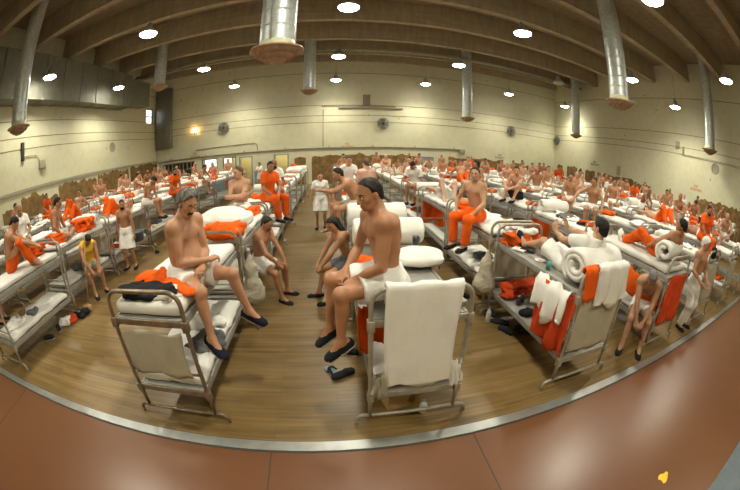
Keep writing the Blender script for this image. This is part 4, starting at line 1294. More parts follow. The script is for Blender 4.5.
# reader on the right front bunk
hero(dict(hip=.1, pel=(0, -50, 0), chest=(0, -40, 0), head=(0, 42, 0), rh=(.14, .26, .46), lh=(-.12, .2, .45), re=(1, -.3, -.6), le=(-1, -.3, -.6),
          rf=(.1, .84, .06), lf=(-.08, .8, .09), rk=(.1, .1, 1), lk=(-.1, .1, 1), rt=(.1, .35, .9), lt=(-.15, .35, .9), rn=(-.6, .2, 0), ln=(.6, .2, 0), rd=(0, .4, 1), ld=(0, .4, 1)),
     2.78, 2.82, ZU-.02, 6, 'person with black hair and white shirt lying against the bedroll on the right front bunk', (.50, .30, .19), 5,
     hairkw=dict(t=.012, seed=7, line=-.03), shorts=dict(frac=.8, loose=.03), shirt=dict(seed=2, neck=.03, low=-.06), shoemat=M['black'])
# man in orange trousers lounging on the bunk behind
hero(dict(hip=.1, pel=(0, -48, 0), chest=(-10, -40, 0), head=(34, 34, 0), rh=(.42, -.3, -.02), lh=(-.2, .1, .2), re=(1, -.5, .5), le=(-1, -.5, .3),
          rf=(.1, .8, .07), lf=(-.09, .72, .07), rk=(.1, .1, 1), lk=(-.1, .1, 1), rt=(0, .5, .85), lt=(0, .5, .85)),
     4.98, 2.72, ZS-.05, 6, 'shaven-headed person in orange trousers lounging on an upper bunk beside a white bedroll', (.42, .215, .115), 0,
     hairkw=dict(t=.004, seed=8), trousers=dict(mat=OR, seed=4), beard='b', shoemat=M['white'])
# old man on the lower bunk
hero(dict(POSES['low'], hip=.1, chest=(0, 44, 0), pel=(0, 16, 0), head=(8, 16, 0), rh=(.06, .5, -.02), lh=(-.04, .54, -.06), fat=.0, rf=(.16, .52, -.44), lf=(-.17, .46, -.44)),
     4.5, 2.5, ZSL, 126, 'old grey-haired person in white shorts hunched on a lower bunk near the right', (.42, .235, .14), 4,
     hairkw=dict(t=.01, seed=9), shorts=dict(frac=.5), shoemat=M['black'])
# man with the white cap standing between two rows
hero(dict(POSES['stand'], head=(10, 12, 0), rh=(.2, .26, .98), lh=(-.2, .24, .95)), 6.08, 2.2, 0, 172, 'person wearing a white knit cap and white trousers standing between bunk rows',
     (.46, .25, .15), 0, hairkw=None, trousers=dict(mat=WH), shoemat=M['black'])
CAPP = Person(**dict(POSES['stand'], head=(10, 12, 0)))
cap_me = CAPP.hair(.009, .018, line=-.03, low=-.06)
cap_me.materials.clear(); cap_me.materials.append(WH)
for o in bpy.data.objects:
    if o.name.startswith('person') and 'knit cap' in str(o.get('label', '')): part('knit_cap', cap_me, o)
# bearded man in an orange shirt at the right
hero(dict(POSES['edge'], head=(0, 10, 0), rh=(.14, .4, .13), lh=(-.14, .4, .12)), 8.72, 3.25, ZS, 150, 'dark-bearded balding person in an orange shirt sitting on a bunk at the right',
     (.38, .18, .1), 0, h=.009, hairkw=dict(t=.006, line=-.0), shirt=dict(mat=OR), trousers=dict(mat=OR), beard='b', face=False)
# man on the second bunk right of the aisle, orange trousers
hero(dict(POSES['edge'], head=(20, -4, 0), chest=(0, 6, 0), rh=(.2, .3, .18), lh=(-.16, .36, .16)), 2.44, 4.95, ZS, 122, 'bald person in orange trousers on the second upper bunk, second row right of the aisle',
     (.50, .29, .17), 1, h=.009, hairkw=dict(t=.004), trousers=dict(mat=OR, seed=6), shoemat=M['black'])
# orange shirt on the row left of the aisle
hero(dict(POSES['edge'], head=(-20, 8, 0), chest=(0, 10, 0), rh=(.1, .3, .15), lh=(-.04, .32, .17)), -1.42, 7.3, ZS+.02, -128, 'person in orange shirt and trousers on the third upper bunk left of the aisle',
     (.36, .18, .095), 0, h=.009, hairkw=dict(t=.012, seed=12), shirt=dict(mat=OR), trousers=dict(mat=OR), shoemat=M['black'])
# arms crossed behind the big white bundle
hero(dict(hip=.1, pel=(0, 0, 0), chest=(0, 6, 0), head=(-28, 0, 0), rh=(-.13, .24, .4), lh=(.12, .27, .36), re=(1, .3, -.6), le=(-1, .3, -.6), rd=(-1, .1, .1), ld=(1, .1, .1), rn=(0, -1, 0), ln=(0, -1, 0)),
     -1.7, 6.0, ZS, 172, 'bare-chested person with folded arms sitting behind the big white bundle', (.56, .33, .21), 3, h=.009, hairkw=dict(t=.01, seed=13), shorts=dict())
# crouching man on the lower bunk left of the aisle
hero(dict(POSES['low'], head=(-6, 2, 0), chest=(0, 20, 0), pel=(0, 8, 0), rh=(.12, .46, .14), lh=(-.06, .5, .1)), -1.24, 5.15, ZSL, -112, 'moustached person leaning forward on a lower bunk left of the aisle', (.42, .21, .115), 0, h=.009,
     hairkw=dict(t=.013, seed=14), shorts=dict(), beard='m', shoemat=M['black'])
# long dark hair on the lower bunk right of the aisle
hero(dict(POSES['low'], head=(28, 8, 0), chest=(0, 24, 0), pel=(0, 10, 0)), .30, 5.0, ZSL, 105, 'person with long dark hair crouched on a lower bunk right of the aisle', (.46, .24, .13), 5, h=.009,
     hairkw=dict(t=.016, long=True, seed=15), shorts=dict(mat=M['grey']), shoemat=M['black'])
# leaning pointing man
hero(dict(POSES['edge_lean'], chest=(0, 40, 0), head=(0, -24, 0), lh=(-.05, .72, .42), rh=(.12, .4, .12), le=(-1, .1, -.4)), .52, 5.9, ZS, 100,
     'person leaning forward with one arm stretched out over the centre aisle', (.44, .23, .125), 1, h=.009, shoes=False, hairkw=dict(t=.006, seed=16), shorts=dict(mat=M['beigecloth']))
# bare back
hero(dict(POSES['edge'], head=(8, 8, 0)), .9, 7.5, ZS, 10, 'pale person seen from behind, bare back, on the third bunk right of the aisle', (.62, .39, .29), 3, h=.009, hairkw=dict(t=.008), shorts=dict(), face=False)
# standing in the aisle, in white
hero(dict(POSES['stand']), -.28, 9.8, 0, 186, 'person in white shirt and white shorts standing in the centre aisle', (.48, .26, .15), 0, h=.0095, hairkw=dict(t=.008), shorts=dict(loose=.035, frac=.85), shirt=dict(), face=False, shoemat=M['black'])
hero(dict(POSES['stand'], head=(25, 6, 0)), -5.12, 6.6, 0, 190, 'bearded bare-chested person in long white shorts standing by the left walkway', (.42, .215, .12), 0, h=.009, hairkw=dict(t=.01), shorts=dict(loose=.035, frac=.9), beard='b')
hero(dict(POSES['low'], head=(-6, 24, 0)), -5.42, 5.2, ZSL, -118, 'person in a yellow vest sitting on a lower bunk by the left walkway', (.44, .22, .12), 0, h=.009, hairkw=dict(t=.01), shorts=dict(mat=M['beigecloth']), shirt=dict(mat=M['yellowcloth'], sleeveless=True), shoemat=M['black'])
hero(dict(POSES['knees'], head=(0, 20, 0), chest=(0, 26, 0), rh=(.12, .62, .3), lh=(-.08, .62, .26)), -5.42, 2.95, ZS, -42, 'person in orange trousers leaning over one knee at the left edge', (.46, .24, .13), 0, h=.009, hairkw=dict(t=.004), trousers=dict(mat=OR), shoes=False)
hero(dict(POSES['edge_down']), -5.42, 8.25, ZS, -84, 'dark-haired person in white shorts looking down from an upper bunk, left walkway', (.44, .23, .13), 0, h=.0095, hairkw=dict(t=.014), shorts=dict(frac=.8), face=False)
hero(dict(POSES['edge'], head=(-18, 6, 0)), -5.5, 10.3, ZS, -104, 'person in orange shirt and trousers on an upper bunk by the left walkway', (.36, .18, .1), 0, h=.0095, hairkw=dict(t=.01), shirt=dict(mat=OR), trousers=dict(mat=OR), face=False, beard='b')
hero(dict(POSES['edge'], rh=(.5, .42, .3), lh=(-.3, .42, .16), head=(-20, 0, 0), re=(1, -.3, .2)), 6.55, 6.0, ZS, 128, 'person stretching out one arm on the second bunk, fourth row right of the aisle', (.48, .26, .14), 2, h=.0095, hairkw=dict(t=.006), shorts=dict(), face=False)
hero(dict(POSES['lie'], fat=.06, rh=(.3, -.55, .12), lh=(-.25, -.3, .25)), 2.75, 7.3, ZS, 172, 'pale heavy person lying on the back with raised knees, second row right of the aisle', (.62, .40, .30), 2, h=.0095, hairkw=dict(t=.008), shorts=dict(), shoes=False)
hero(dict(POSES['edge_down'], head=(0, 30, 0)), 2.5, 9.2, ZS, 150, 'person in a white shirt bowing over the fourth bunk, second row right of the aisle', (.34, .17, .1), 0, h=.0095, hairkw=dict(t=.01), shirt=dict(), shorts=dict(), face=False)
hero(dict(POSES['knees'], head=(20, 0, 0)), 4.85, 7.35, ZS, 120, 'person hugging one knee on the third bunk, third row right of the aisle', (.52, .3, .18), 0, h=.0095, hairkw=dict(t=.008), shorts=dict(mat=M['black']), face=False)
hero(dict(POSES['edge'], head=(-30, 2, 0)), 4.7, 9.6, ZS, 140, 'person with long black hair turning away, fourth bunk, third row right of the aisle', (.42, .22, .125), 5, h=.0095, hairkw=dict(t=.018, long=True), shorts=dict(), face=False)
hero(dict(POSES['stand'], head=(-10, 0, 0)), 10.05, 3.9, 0, 20, 'person in a long white shirt standing behind the one in orange', (.2, .1, .06), 5, h=.0095, hairkw=dict(t=.016), shirt=dict(), trousers=dict(mat=WH), face=False)
hero(dict(POSES['edge_lean']), -7.62, 2.9, ZSL, -70, 'person in shorts sitting low on a lower bunk at the left edge', (.4, .2, .11), 0, h=.0095, hairkw=dict(t=.01), shorts=dict(mat=M['grey']), face=False)

# ------------------------------------------------------------------ the others, bunk by bunk
HE = {('A', 0), ('A', 1), ('A', 2), ('B', 0), ('B', 1), ('C', 0), ('C', 1), ('C', 2), ('C', 3), ('D', 0), ('D', 2), ('D', 3), ('E', 1), ('L1', 0), ('L1', 3), ('L1', 4)}
VERB = dict(edge='sitting upright', edge_lean='leaning on the knees', edge_down='looking down', edge_brace='leaning on one arm', cross='sitting cross-legged',
            knees='hugging raised knees', lean_back='leaning back on both arms', lie='lying on the back')
def who(pose, bottom, top, rn, k, bm=None):
    a = {'shirt': 'person in white shirt', 'orange': 'person in orange shirt', None: 'bare-chested person'}[top]
    return '%s %s, %s bunk, %s' % (a, VERB[pose], ORD[k], RNAME[rn])
PR = random.Random(21)
def ex(rn, k, pose, rz, tone=0, hairc=0, hair=0, bottom='shorts', top=None, dx=0, dy=0, beard=False, bmat=None):
    x, y = spot(rn, k, dx, dy)
    if hair == 0 and PR.random() < .34: hair = None
    return extra(pose, x, y, ZS, rz, who(pose, bottom, top, rn, k), tone, hairc, hair, bottom, 'shirt' if top else None, False, beard, rnd.uniform(.96, 1.04), bmat, OR if top == 'orange' else None)
LIST = [
 ('L2', 1, 'edge', -120, 3, 0, 0, 'shorts', 'shirt', .1, -.3), ('L4', 3, 'edge', -100, 3, 0, 0, 'trousers', 'orange', 0, 0), ('L2', 2, 'lean_back', 190, 1, 1, 0, 'trousers', None, 0, .3),
 ('L1', 1, 'cross', -60, 1, 0, 0, 'shorts', None, -.1, -.45), ('L3', 4, 'edge', -130, 5, 0, 0, 'shorts', None, .1, -.2), ('L4', 5, 'knees', -100, 1, 0, 0, 'shorts', None, 0, -.3),
 ('L4', 6, 'cross', -90, 2, 0, 0, 'shorts', None, 0, 0), ('L3', 5, 'edge', -140, 2, 3, None, 'shorts', None, 0, .1), ('L4', 7, 'edge', -110, 2, 1, 0, 'shorts', None, 0, 0),
 ('L3', 7, 'edge', -120, 1, 0, 0, 'shorts', None, 0, 0), ('L2', 7, 'edge', -90, 5, 0, 0, 'shorts', None, 0, 0), ('L2', 6, 'cross', 150, 1, 0, 0, 'shorts', None, 0, .2),
 ('L1', 6, 'cross', 175, 2, 1, None, 'trousers', None, 0, 0), ('L1', 7, 'edge', 200, 2, 1, None, 'shorts', None, 0, .4), ('L2', 4, 'knees', -60, 0, 0, 0, 'shorts', None, 0, 0), ('L3', 3, 'lie', 180, 0, 0, 0, 'trousers', None, 0, 0),
 ('L2', 5, 'edge_brace', -100, 5, 2, 0, 'shorts', None, 0, 0), ('L4', 2, 'cross', -80, 0, 0, 0, 'shorts', None, 0, 0), ('L4', 8, 'edge', -100, 1, 0, 0, 'shorts', None, 0, 0), ('L3', 6, 'cross', -120, 6, 0, 0, 'shorts', None, 0, 0),
 ('A', 3, 'edge', 200, 6, 0, 0, 'shorts', 'shirt', .15, -.4, True), ('B', 4, 'edge', 170, 1, 0, 0, 'shorts', None, -.1, 0), ('B', 3, 'edge', 190, 2, 2, 0, 'shorts', 'shirt', -.2, -.1), ('B', 6, 'cross', 180, 5, 1, 0, 'trousers', None, 0, 0),
 ('C', 6, 'knees', 160, 7, 3, None, 'shorts', None, 0, 0), ('D', 8, 'edge', 175, 1, 0, None, 'shorts', None, 0, 0), ('D', 7, 'cross', 185, 0, 2, 0, 'shorts', None, 0, 0), ('C', 5, 'lie', 180, 2, 1, 0, 'shorts', None, 0, 0),
 ('D', 5, 'edge', 170, 0, 0, 0, 'shorts', None, 0, 0), ('E', 6, 'edge', 180, 2, 1, 0, 'shorts', None, 0, 0), ('E', 7, 'cross', 165, 1, 0, 0, 'trousers', None, 0, 0), ('D', 6, 'edge_lean', 160, 4, 3, 0, 'shorts', None, 0, 0),
 ('D', 4, 'lean_back', 170, 5, 2, 0, 'trousers', None, 0, 0), ('E', 4, 'edge', 150, 2, 1, 0, 'shorts', None, 0, 0), ('E', 2, 'edge', 125, 0, 0, 0, 'shorts', None, -.1, .1), ('E', 3, 'cross', 140, 1, 2, 0, 'shorts', None, 0, 0),
 ('G', 6, 'edge', 170, 2, 1, 0, 'shorts', None, 0, 0), ('F', 4, 'edge', 160, 0, 0, 0, 'shorts', None, 0, 0), ('I', 7, 'edge', 170, 3, 0, 0, 'trousers', 'orange', 0, 0), ('F', 5, 'cross', 160, 4, 3, 0, 'shorts', None, 0, 0),
 ('F', 2, 'edge_brace', 140, 1, 0, 0, 'shorts', None, 0, .1), ('F', 3, 'knees', 130, 2, 1, 0, 'shorts', None, 0, 0), ('G', 2, 'edge_lean', 190, 6, 0, None, 'shorts', None, 0, .1), ('G', 3, 'edge', 140, 3, 0, 0, 'shorts', 'shirt', 0, 0),
 ('H', 3, 'edge', 150, 3, 0, 0, 'trousers', 'orange', 0, 0), ('H', 4, 'cross', 150, 1, 1, 0, 'shorts', None, 0, 0), ('J', 3, 'edge', 110, 1, 0, None, 'shorts', None, 0, 0), ('I', 2, 'edge', 130, 7, 3, None, 'shorts', 'shirt', 0, 0),
 ('H', 2, 'cross', 120, 0, 0, 0, 'shorts', None, 0, 0), ('G', 1, 'knees', 130, 1, 1, 0, 'shorts', None, 0, .3), ('F', 1, 'lie', 170, 2, 1, 0, 'trousers', None, 0, 0), ('J', 2, 'edge', 120, 6, 0, 0, 'shorts', None, 0, 0), ('J', 1, 'edge_lean', 110, 1, 0, None, 'shorts', None, 0, .2),
 ('I', 1, 'cross', 100, 5, 2, 0, 'shorts', None, 0, .3), ('H', 1, 'edge_down', 120, 0, 0, 0, 'trousers', None, .1, .5), ('J', 4, 'cross', 120, 2, 0, 0, 'shorts', None, 0, 0), ('I', 4, 'edge', 130, 1, 1, 0, 'shorts', None, 0, 0), ('J', 5, 'edge', 120, 4, 3, 0, 'shorts', None, 0, 0),
 ('I', 3, 'lie', 170, 0, 0, 0, 'shorts', None, 0, 0), ('H', 6, 'edge', 160, 5, 0, 0, 'trousers', 'orange', 0, 0), ('I', 5, 'knees', 140, 2, 1, 0, 'shorts', None, 0, 0), ('J', 7, 'edge', 130, 1, 0, 0, 'shorts', None, 0, 0), ('G', 4, 'edge', 160, 0, 0, 0, 'shorts', None, 0, 0),
 ('G', 5, 'lie', 175, 2, 2, 0, 'shorts', None, 0, 0), ('F', 6, 'edge', 165, 1, 0, 0, 'shorts', None, 0, 0), ('E', 5, 'edge_brace', 160, 3, 0, 0, 'shorts', None, 0, 0), ('F', 7, 'cross', 170, 2, 1, 0, 'shorts', None, 0, 0), ('G', 7, 'edge', 175, 0, 0, 0, 'trousers', None, 0, 0),
 ('H', 7, 'cross', 170, 1, 0, 0, 'shorts', None, 0, 0), ('E', 8, 'edge', 180, 5, 0, 0, 'shorts', None, 0, 0), ('F', 8, 'edge', 175, 0, 1, 0, 'trousers', 'orange', 0, 0), ('I', 6, 'edge', 150, 3, 0, 0, 'shorts', 'shirt', 0, 0), ('H', 5, 'edge_lean', 150, 2, 0, 0, 'shorts', None, 0, 0), ('H', 8, 'edge', 175, 1, 0, 0, 'shorts', None, 0, 0), ('C', 8, 'edge', 180, 1, 0, 0, 'shorts', None, 0, 0),
 ('G', 0, 'edge_lean', 115, 2, 0, None, 'shorts', None, 0, .2), ('F', 0, 'lie', 172, 3, 0, 0, 'shorts', None, .1, .4), ('I', 8, 'edge', 165, 0, 1, 0, 'shorts', None, 0, 0), ('J', 6, 'cross', 130, 0, 0, 0, 'shorts', None, 0, 0), ('C', 4, 'edge', 160, 2, 1, 0, 'trousers', None, .1, 0), ('L1', 5, 'edge_lean', -100, 1, 0, 0, 'shorts', None, .1, 0), ('L1', 2, 'lie', 175, 2, 1, 0, 'trousers', None, 0, 0),
]
ONB = {}
for q in LIST:
    ex(*q[:3], *q[3:8], q[8], q[9], q[10], len(q) > 11)
    ONB[q[0], q[1]] = q[2]
# standing people at the far side
for i, (x, y, rz, tone, bot, top, lab) in enumerate([
    (-11.6, 21.6, 180, 1, 'shorts', None, 'bare-chested person standing before the dark corner pass-through, leftmost'), (-10.4, 21.5, 170, 2, 'shorts', None, 'bare-chested person standing before the dark corner pass-through, nearer the windows'),
    (-7.1, 21.7, 190, 1, 'trousers', None, 'person in orange trousers standing under the second bright window'), (-4.6, 21.2, 160, 0, 'shorts', 'shirt', 'person in white shirt standing between the two doorways'),
    (4.6, 21.5, 180, 5, 'shorts', None, 'bare-chested person standing against the brown wall left of the blue door'), (9.4, 21.6, 175, 1, 'shorts', None, 'bare-chested person standing right of the blue door'),
    (11.2, 21.5, 180, 2, 'trousers', 'orange', 'person in orange shirt standing by the far brown wall'), (16.4, 21.4, 200, 1, 'shorts', None, 'bare-chested person standing in the right far corner'), (18.0, 12.2, 90, 3, 'trousers', 'orange', 'person in orange standing against the right wall'),
    (17.95, 8.0, 100, 1, 'shorts', None, 'bare-chested person standing beside the brown band of the right wall')]):
    extra('stand' if i % 3 else 'stand_arms', x, y, 0, rz, lab, tone, i, i % 2, bot, 'shirt' if top else None, True, tmat=OR if top == 'orange' else None)

# ------------------------------------------------------------------ bedding, bunk by bunk
THICK = mattress_me(7, .77, 1.78, .13, WH, .004)
def pick(L): return L[rnd.randrange(len(L))]
def bunklabel(what, rn, k, tier='upper'): return '%s, %s %s bunk, %s' % (what, ORD[k], tier, RNAME[rn])
for (rn, k), bo in BUNK.items():
    x, y = bo.location.x, bo.location.y
    rz = rnd.uniform(-.03, .03)
    if (rn, k) in (('B', 0), ('C', 0)):
        pass
    else:
        made = rnd.random() < .62 or (rn, k) in (('A', 0),)
        put(THICK if (rn, k) == ('A', 0) else pick(MADE) if made else pick(MATT), 'mattress', (x, y, ZU+.003), rz+(PI if rnd.random() < .5 else 0), bunklabel('white sheeted mattress' if made else 'plain thin mattress', rn, k), 'mattress', 'mattresses on upper bunks')
    if (rn, k) in (('A', 0), ('A', 1), ('B', 0), ('B', 1), ('C', 0), ('D', 0), ('L1', 0), ('C', 1)): continue
    busy = (rn, k) in ONB or (rn, k) in HE
    lie = ONB.get((rn, k)) in ('lie', 'lean_back') or (rn, k) == ('C', 2)
    ez = ZU+.1
    ends = [-1, 1]; rnd.shuffle(ends)
    a = rnd.random()
    if not lie and k < 8:
        yy = y+ends[0]*.62
        if a < .42: put(pick(ROLL), 'bedroll', (x, yy, ez-.01), rnd.uniform(-.15, .15)+(PI if rnd.random() < .5 else 0), bunklabel('rolled white bedding', rn, k), 'bedroll', 'rolled bedding on upper bunks', scale=(1, .8, .8))
        elif a < .75: put(pick(WHEAP), 'bedding_bundle', (x, yy, ez-.01), rnd.uniform(-.3, .3), bunklabel('heaped white bedding', rn, k), 'bedding', 'white bedding on upper bunks', scale=(1, 1, rnd.uniform(.9, 1.5)))
        else: put(pick(PILW), 'pillow', (x+rnd.uniform(-.05, .05), yy, ez), rnd.uniform(-.3, .3), bunklabel('white pillow', rn, k), 'pillow', 'pillows on upper bunks')
    b = rnd.random()
    if not lie and b < .72:
        yy = y+ends[1]*.6; f = rnd.random() < .4
        put(pick(FOLD) if f else pick(HEAP), 'blanket', (x+rnd.uniform(-.08, .08), yy, ez-.005), rnd.uniform(-.4, .4), bunklabel(('folded' if f else 'crumpled')+' orange blanket', rn, k), 'blanket', 'orange blankets on upper bunks')
    if rnd.random() < .3 and not busy:
        put(pick(HEAP), 'blanket', (x+rnd.uniform(-.15, .15), y+rnd.uniform(-.2, .2), ez-.005), rnd.uniform(-2, 2), bunklabel('crumpled grey blanket', rn, k), 'blanket', 'grey blankets on upper bunks', mat=M['grey'], scale=(1.1, 1.1, .8))
    if rnd.random() < .5 and not busy and not lie:
        put(pick(LONGW), 'sheet', (x+rnd.uniform(-.1, .1), y+rnd.uniform(-.15, .15), ez-.01), rnd.uniform(-.2, .2), bunklabel('rumpled white sheet', rn, k), 'sheet', 'rumpled sheets on upper bunks', scale=(1, .75, .8))
# lower bunks whose bedding shows
LOW = [('A', 0), ('A', 1), ('A', 2), ('A', 3), ('B', 0), ('B', 1), ('B', 2), ('B', 3), ('C', 0), ('C', 1), ('C', 2), ('C', 3), ('D', 0), ('D', 1), ('D', 2), ('E', 0), ('E', 1), ('F', 0), ('L1', 0), ('L1', 1), ('L1', 2), ('L1', 3), ('L1', 4), ('L2', 1), ('L2', 2)]
for rn, k in LOW:
    x, y = spot(rn, k)
    if (rn, k) != ('C', 0):
        made = (rn, k) != ('L1', 1) and rnd.random() < .5
        put(pick(MADE) if made else pick(MATT), 'mattress', (x, y, ZLW+.003), 0, bunklabel('white sheeted mattress' if made else 'plain thin mattress', rn, k, 'lower'), 'mattress', 'mattresses on lower bunks')
    if (rn, k) not in (('C', 0), ('B', 0), ('A', 0), ('L1', 0), ('B', 1), ('A', 1)):
        put(pick(HEAP), 'blanket', (x+rnd.uniform(-.1, .1), y+rnd.choice((-1, 1))*.55, ZLW+.095), rnd.uniform(0, 3), bunklabel('crumpled orange blanket', rn, k, 'lower'), 'blanket', 'blankets on lower bunks', mat=M['red'] if rnd.random() < .4 else None)
        if rnd.random() < .6: put(pick(HEAP), 'blanket', (x, y+rnd.uniform(-.2, .2), ZLW+.095), rnd.uniform(0, 3), bunklabel('crumpled grey blanket', rn, k, 'lower'), 'blanket', 'blankets on lower bunks', mat=M['grey'])

# ---- left front bunk
x, y = spot('A', 0)
put(folded_me(71, .3, .12, .1, M['black'], 2), 'jacket', (x-.06, y-.74, ZU+.133), .05, 'black folded jacket at the front end of the left front bunk', 'jacket')
put(heap_me(72, .24, .14, .1), 'shirt', (x-.14, y-.42, ZU+.13), .3, 'orange crumpled shirt behind the black jacket on the left front bunk', 'shirt')
put(heap_me(73, .3, .05, .035), 'trouser_leg', (x+.16, y-.56, ZU+.13), -.5, 'narrow orange garment trailing over the left front bunk edge', 'garment')
put(heap_me(74, .16, .12, .04, WH), 'towel', (x+.2, y-.72, ZU+.125), .2, 'white towel beside the black jacket on the left front bunk', 'towel')
put(drape_me('hanging_cloth', [(-.012, 1.08), (-.02, .9), (-.012, .6)], .34, M['beigecloth'], .01, 3, amp=.01), 'hanging_cloth', (x-.01, y-BL/2-.012, 0), 0, 'beige cloth hung inside the end frame of the left front bunk', 'cloth')
put(heap_me(75, .26, .24, .07, M['grey']), 'blanket', (x+.22, y-.25, ZLW+.09), .4, 'grey blanket on the lower deck of the left front bunk', 'blanket')
put(heap_me(76, .3, .2, .09, WH), 'laundry', (x+.05, y+.15, ZLW+.09), .3, 'white laundry on the lower deck of the left front bunk', 'laundry')
for i, (dx, dy, r) in enumerate(((-.2, -.62, .2), (.05, -.68, -.3), (-.05, -.5, .7))):
    b = MB(); b.rbox(-.14, .14, -.1, .1, 0, .012+.01*i, .003)
    put(b.build('paper', M['paper']), 'paper_stack', (x+dx, y+dy, ZLW+.1), r, ('white papers at the front of the lower left front bunk, outer corner', 'white papers at the front of the lower left front bunk, middle', 'white papers a little further back, lower left front bunk')[i], 'papers')
# net laundry bag between the first two bunks, its knotted neck and the shoes inside
f = Field((-.25, -.25, -.85), (.25, .25, .1), .012)
f.cap((0, 0, .02), (0, 0, -.25), .03, .07, .03); f.cap((0, 0, -.25), (.0, 0, -.55), .075, .14, .06); f.ell((0, 0, -.62), I3, (.17, .14, .16), .05); f.noise(.012, 14, 5, 3)
v, q = f.mesh()
put(mesh_np('laundry_bag', v, q, M['beigecloth']), 'laundry_bag', (x+.53, y+1.02, 1.15), .2, 'pale laundry bag hanging at the gap behind the left front bunk', 'bag')
# big white bundle and orange bundle at the head of the second bunk
x, y = spot('A', 1)
put(pillow_me(81, .45, .27, .19), 'bedding_bundle', (x+.02, y-.42, ZU+.1), .05, 'big smooth white bundle behind the grey-haired person', 'bedding')
put(heap_me(82, .38, .2, .21), 'blanket', (x+.12, y-.87, ZU+.1), .03, 'thick bundled orange blanket in front of the big white bundle', 'blanket')
put(heap_me(83, .24, .14, .05), 'blanket', (x+.12, y-.9, ZLW+.62), .0, 'orange cloth folded below the thick orange blanket', 'blanket') if False else None
put(folded_me(84, .22, .17, .14, None, 2), 'blanket', (x+.1, y+.72, ZU+.11), .1, 'orange blanket with white edge at the back of the second bunk left of the aisle', 'blanket')
put(heap_me(85, .24, .2, .08, M['grey']), 'blanket', (x+.15, y+.6, ZLW+.09), .4, 'dark grey blanket on the second lower bunk left of the aisle', 'blanket')
# white sack topped with orange near the far end of that row
x, y = spot('A', 6)
put(pillow_me(86, .36, .3, .2), 'sack', (x, y-.1, ZU+.1), .2, 'tall white sack standing on a far bunk left of the aisle', 'sack')
put(heap_me(87, .16, .14, .09), 'blanket', (x, y-.1, ZU+.47), .2, 'orange cloth on top of the tall white sack', 'cloth')

# ---- middle front bunk
x, y = spot('B', 0)
put(drape_me('towel', [(.05, 1.30), (.045, 1.42), (.03, 1.475), (0, 1.492), (-.03, 1.475), (-.036, 1.40), (-.036, 1.0), (-.045, .75), (-.04, .50)], .31, WH, .012, 7, amp=.006, ragged=.03, flare=-.06), 'towel', (x+.0, y-BL/2, 0), 0, 'long white sheet draped over the end frame of the middle front bunk', 'sheet')
RB = roll_me(91, .235, .84, .085, 1.7)
put(RB, 'bedroll', (x+.0, y+.66, ZU+.06), 0, 'nearer white bedroll on the middle front bunk', 'bedroll', scale=(1, .85, .95))
x1, y1 = spot('B', 1)
put(RB, 'bedroll', (x1-.02, y1-.55, ZU+.1), PI, 'farther white bedroll, just behind the middle front bunk', 'bedroll', scale=(1, .85, .95))
put(pillow_me(92, .26, .22, .1), 'pillow', (x+.28, y+.2, ZU+.005), .2, 'rounded white pillow right of the profile figure on the middle bunk', 'pillow')
b = MB(); b.lathe([(0, 0), (.033, 0), (.038, .1), (.036, .1), (.032, .008), (0, .008)], 16); b.tube([(.036, 0, .08), (.06, 0, .07), (.06, 0, .035), (.034, 0, .025)], .006, 6)
put(b.build('cup', M['blackplastic']), 'cup', (x+.26, y+.34, ZU+.19), .5, 'black plastic cup on the rounded white pillow', 'cup')
put(heap_me(93, .16, .2, .09), 'shirt', (x-.26, y+.18, ZU+.005), .4, 'orange shirt lying beside the nearer bedroll, middle front bunk', 'shirt')
b = MB(); b.rbox(-.09, .09, -.13, .13, 0, .05, .005); b.m = 1; b.box(-.086, .092, -.126, .126, .008, .042)
put(b.build('book', [M['deck'], M['paper']]), 'book', (x+.31, y-.72, ZU+.005), .15, 'thick book at the front corner of the middle front bunk', 'book')
put(drape_me('hanging_cloth', [(0, .12), (.008, -.1), (.0, -.36)], .16, OR, .014, 9, amp=.02, ragged=.05), 'hanging_cloth', (x-.33, y-.55, 1.03), .35, 'orange garment hanging below the middle front bunk', 'garment')
put(heap_me(94, .28, .34, .15, M['grey']), 'blanket', (x-.12, y+.1, ZLW+.09), .2, 'dark grey blanket heaped on the lower deck of the middle bunk', 'blanket')
put(heap_me(95, .2, .2, .07, WH), 'sheet', (x+.18, y-.55, ZLW+.09), .5, 'white sheet on the lower front of the middle bunk', 'sheet')
put(drape_me('hanging_cloth', [(0, .0), (.008, -.14), (.0, -.28)], .06, WH, .012, 19, amp=.02, ragged=.04), 'hanging_cloth', (x+.36, y-BL/2-.04, .72), .3, 'white rag tied to the right post of the middle bunk', 'rag')
put(drape_me('hanging_cloth', [(0, .0), (.008, -.14), (.0, -.26)], .07, M['beigecloth'], .012, 20, amp=.02, ragged=.04), 'hanging_cloth', (x-.34, y-BL/2-.04, .66), -.3, 'beige rag tied to the left post of the middle bunk', 'rag')
bx_ = empty('cardboard_box', (x-.06, y-.62, 0), .25)
b = MB(); t_ = .008
b.box(-.19, .19, -.14, .14, 0, t_); b.box(-.19, -.19+t_, -.14, .14, 0, .24); b.box(.19-t_, .19, -.14, .14, 0, .24); b.box(-.19, .19, -.14, -.14+t_, 0, .24); b.box(-.19, .19, .14-t_, .14, 0, .24)
part('box_body', b.build('box_body', M['cardboard']), bx_)
for sx in (-1, 1):
    b = MB(); b.add([(sx*.19, -.14, .24), (sx*.19, .14, .24), (sx*.26, .13, .3), (sx*.26, -.13, .3), (sx*.19, -.14, .246), (sx*.19, .14, .246), (sx*.258, .13, .306), (sx*.258, -.13, .306)], [(0,1,2,3), (4,7,6,5), (0,4,5,1), (1,5,6,2), (2,6,7,3), (3,7,4,0)])
    part('box_flap', b.build('box_flap', M['cardboard']), bx_)
tag(bx_, 'open cardboard box on the floor under the middle front bunk', 'box')
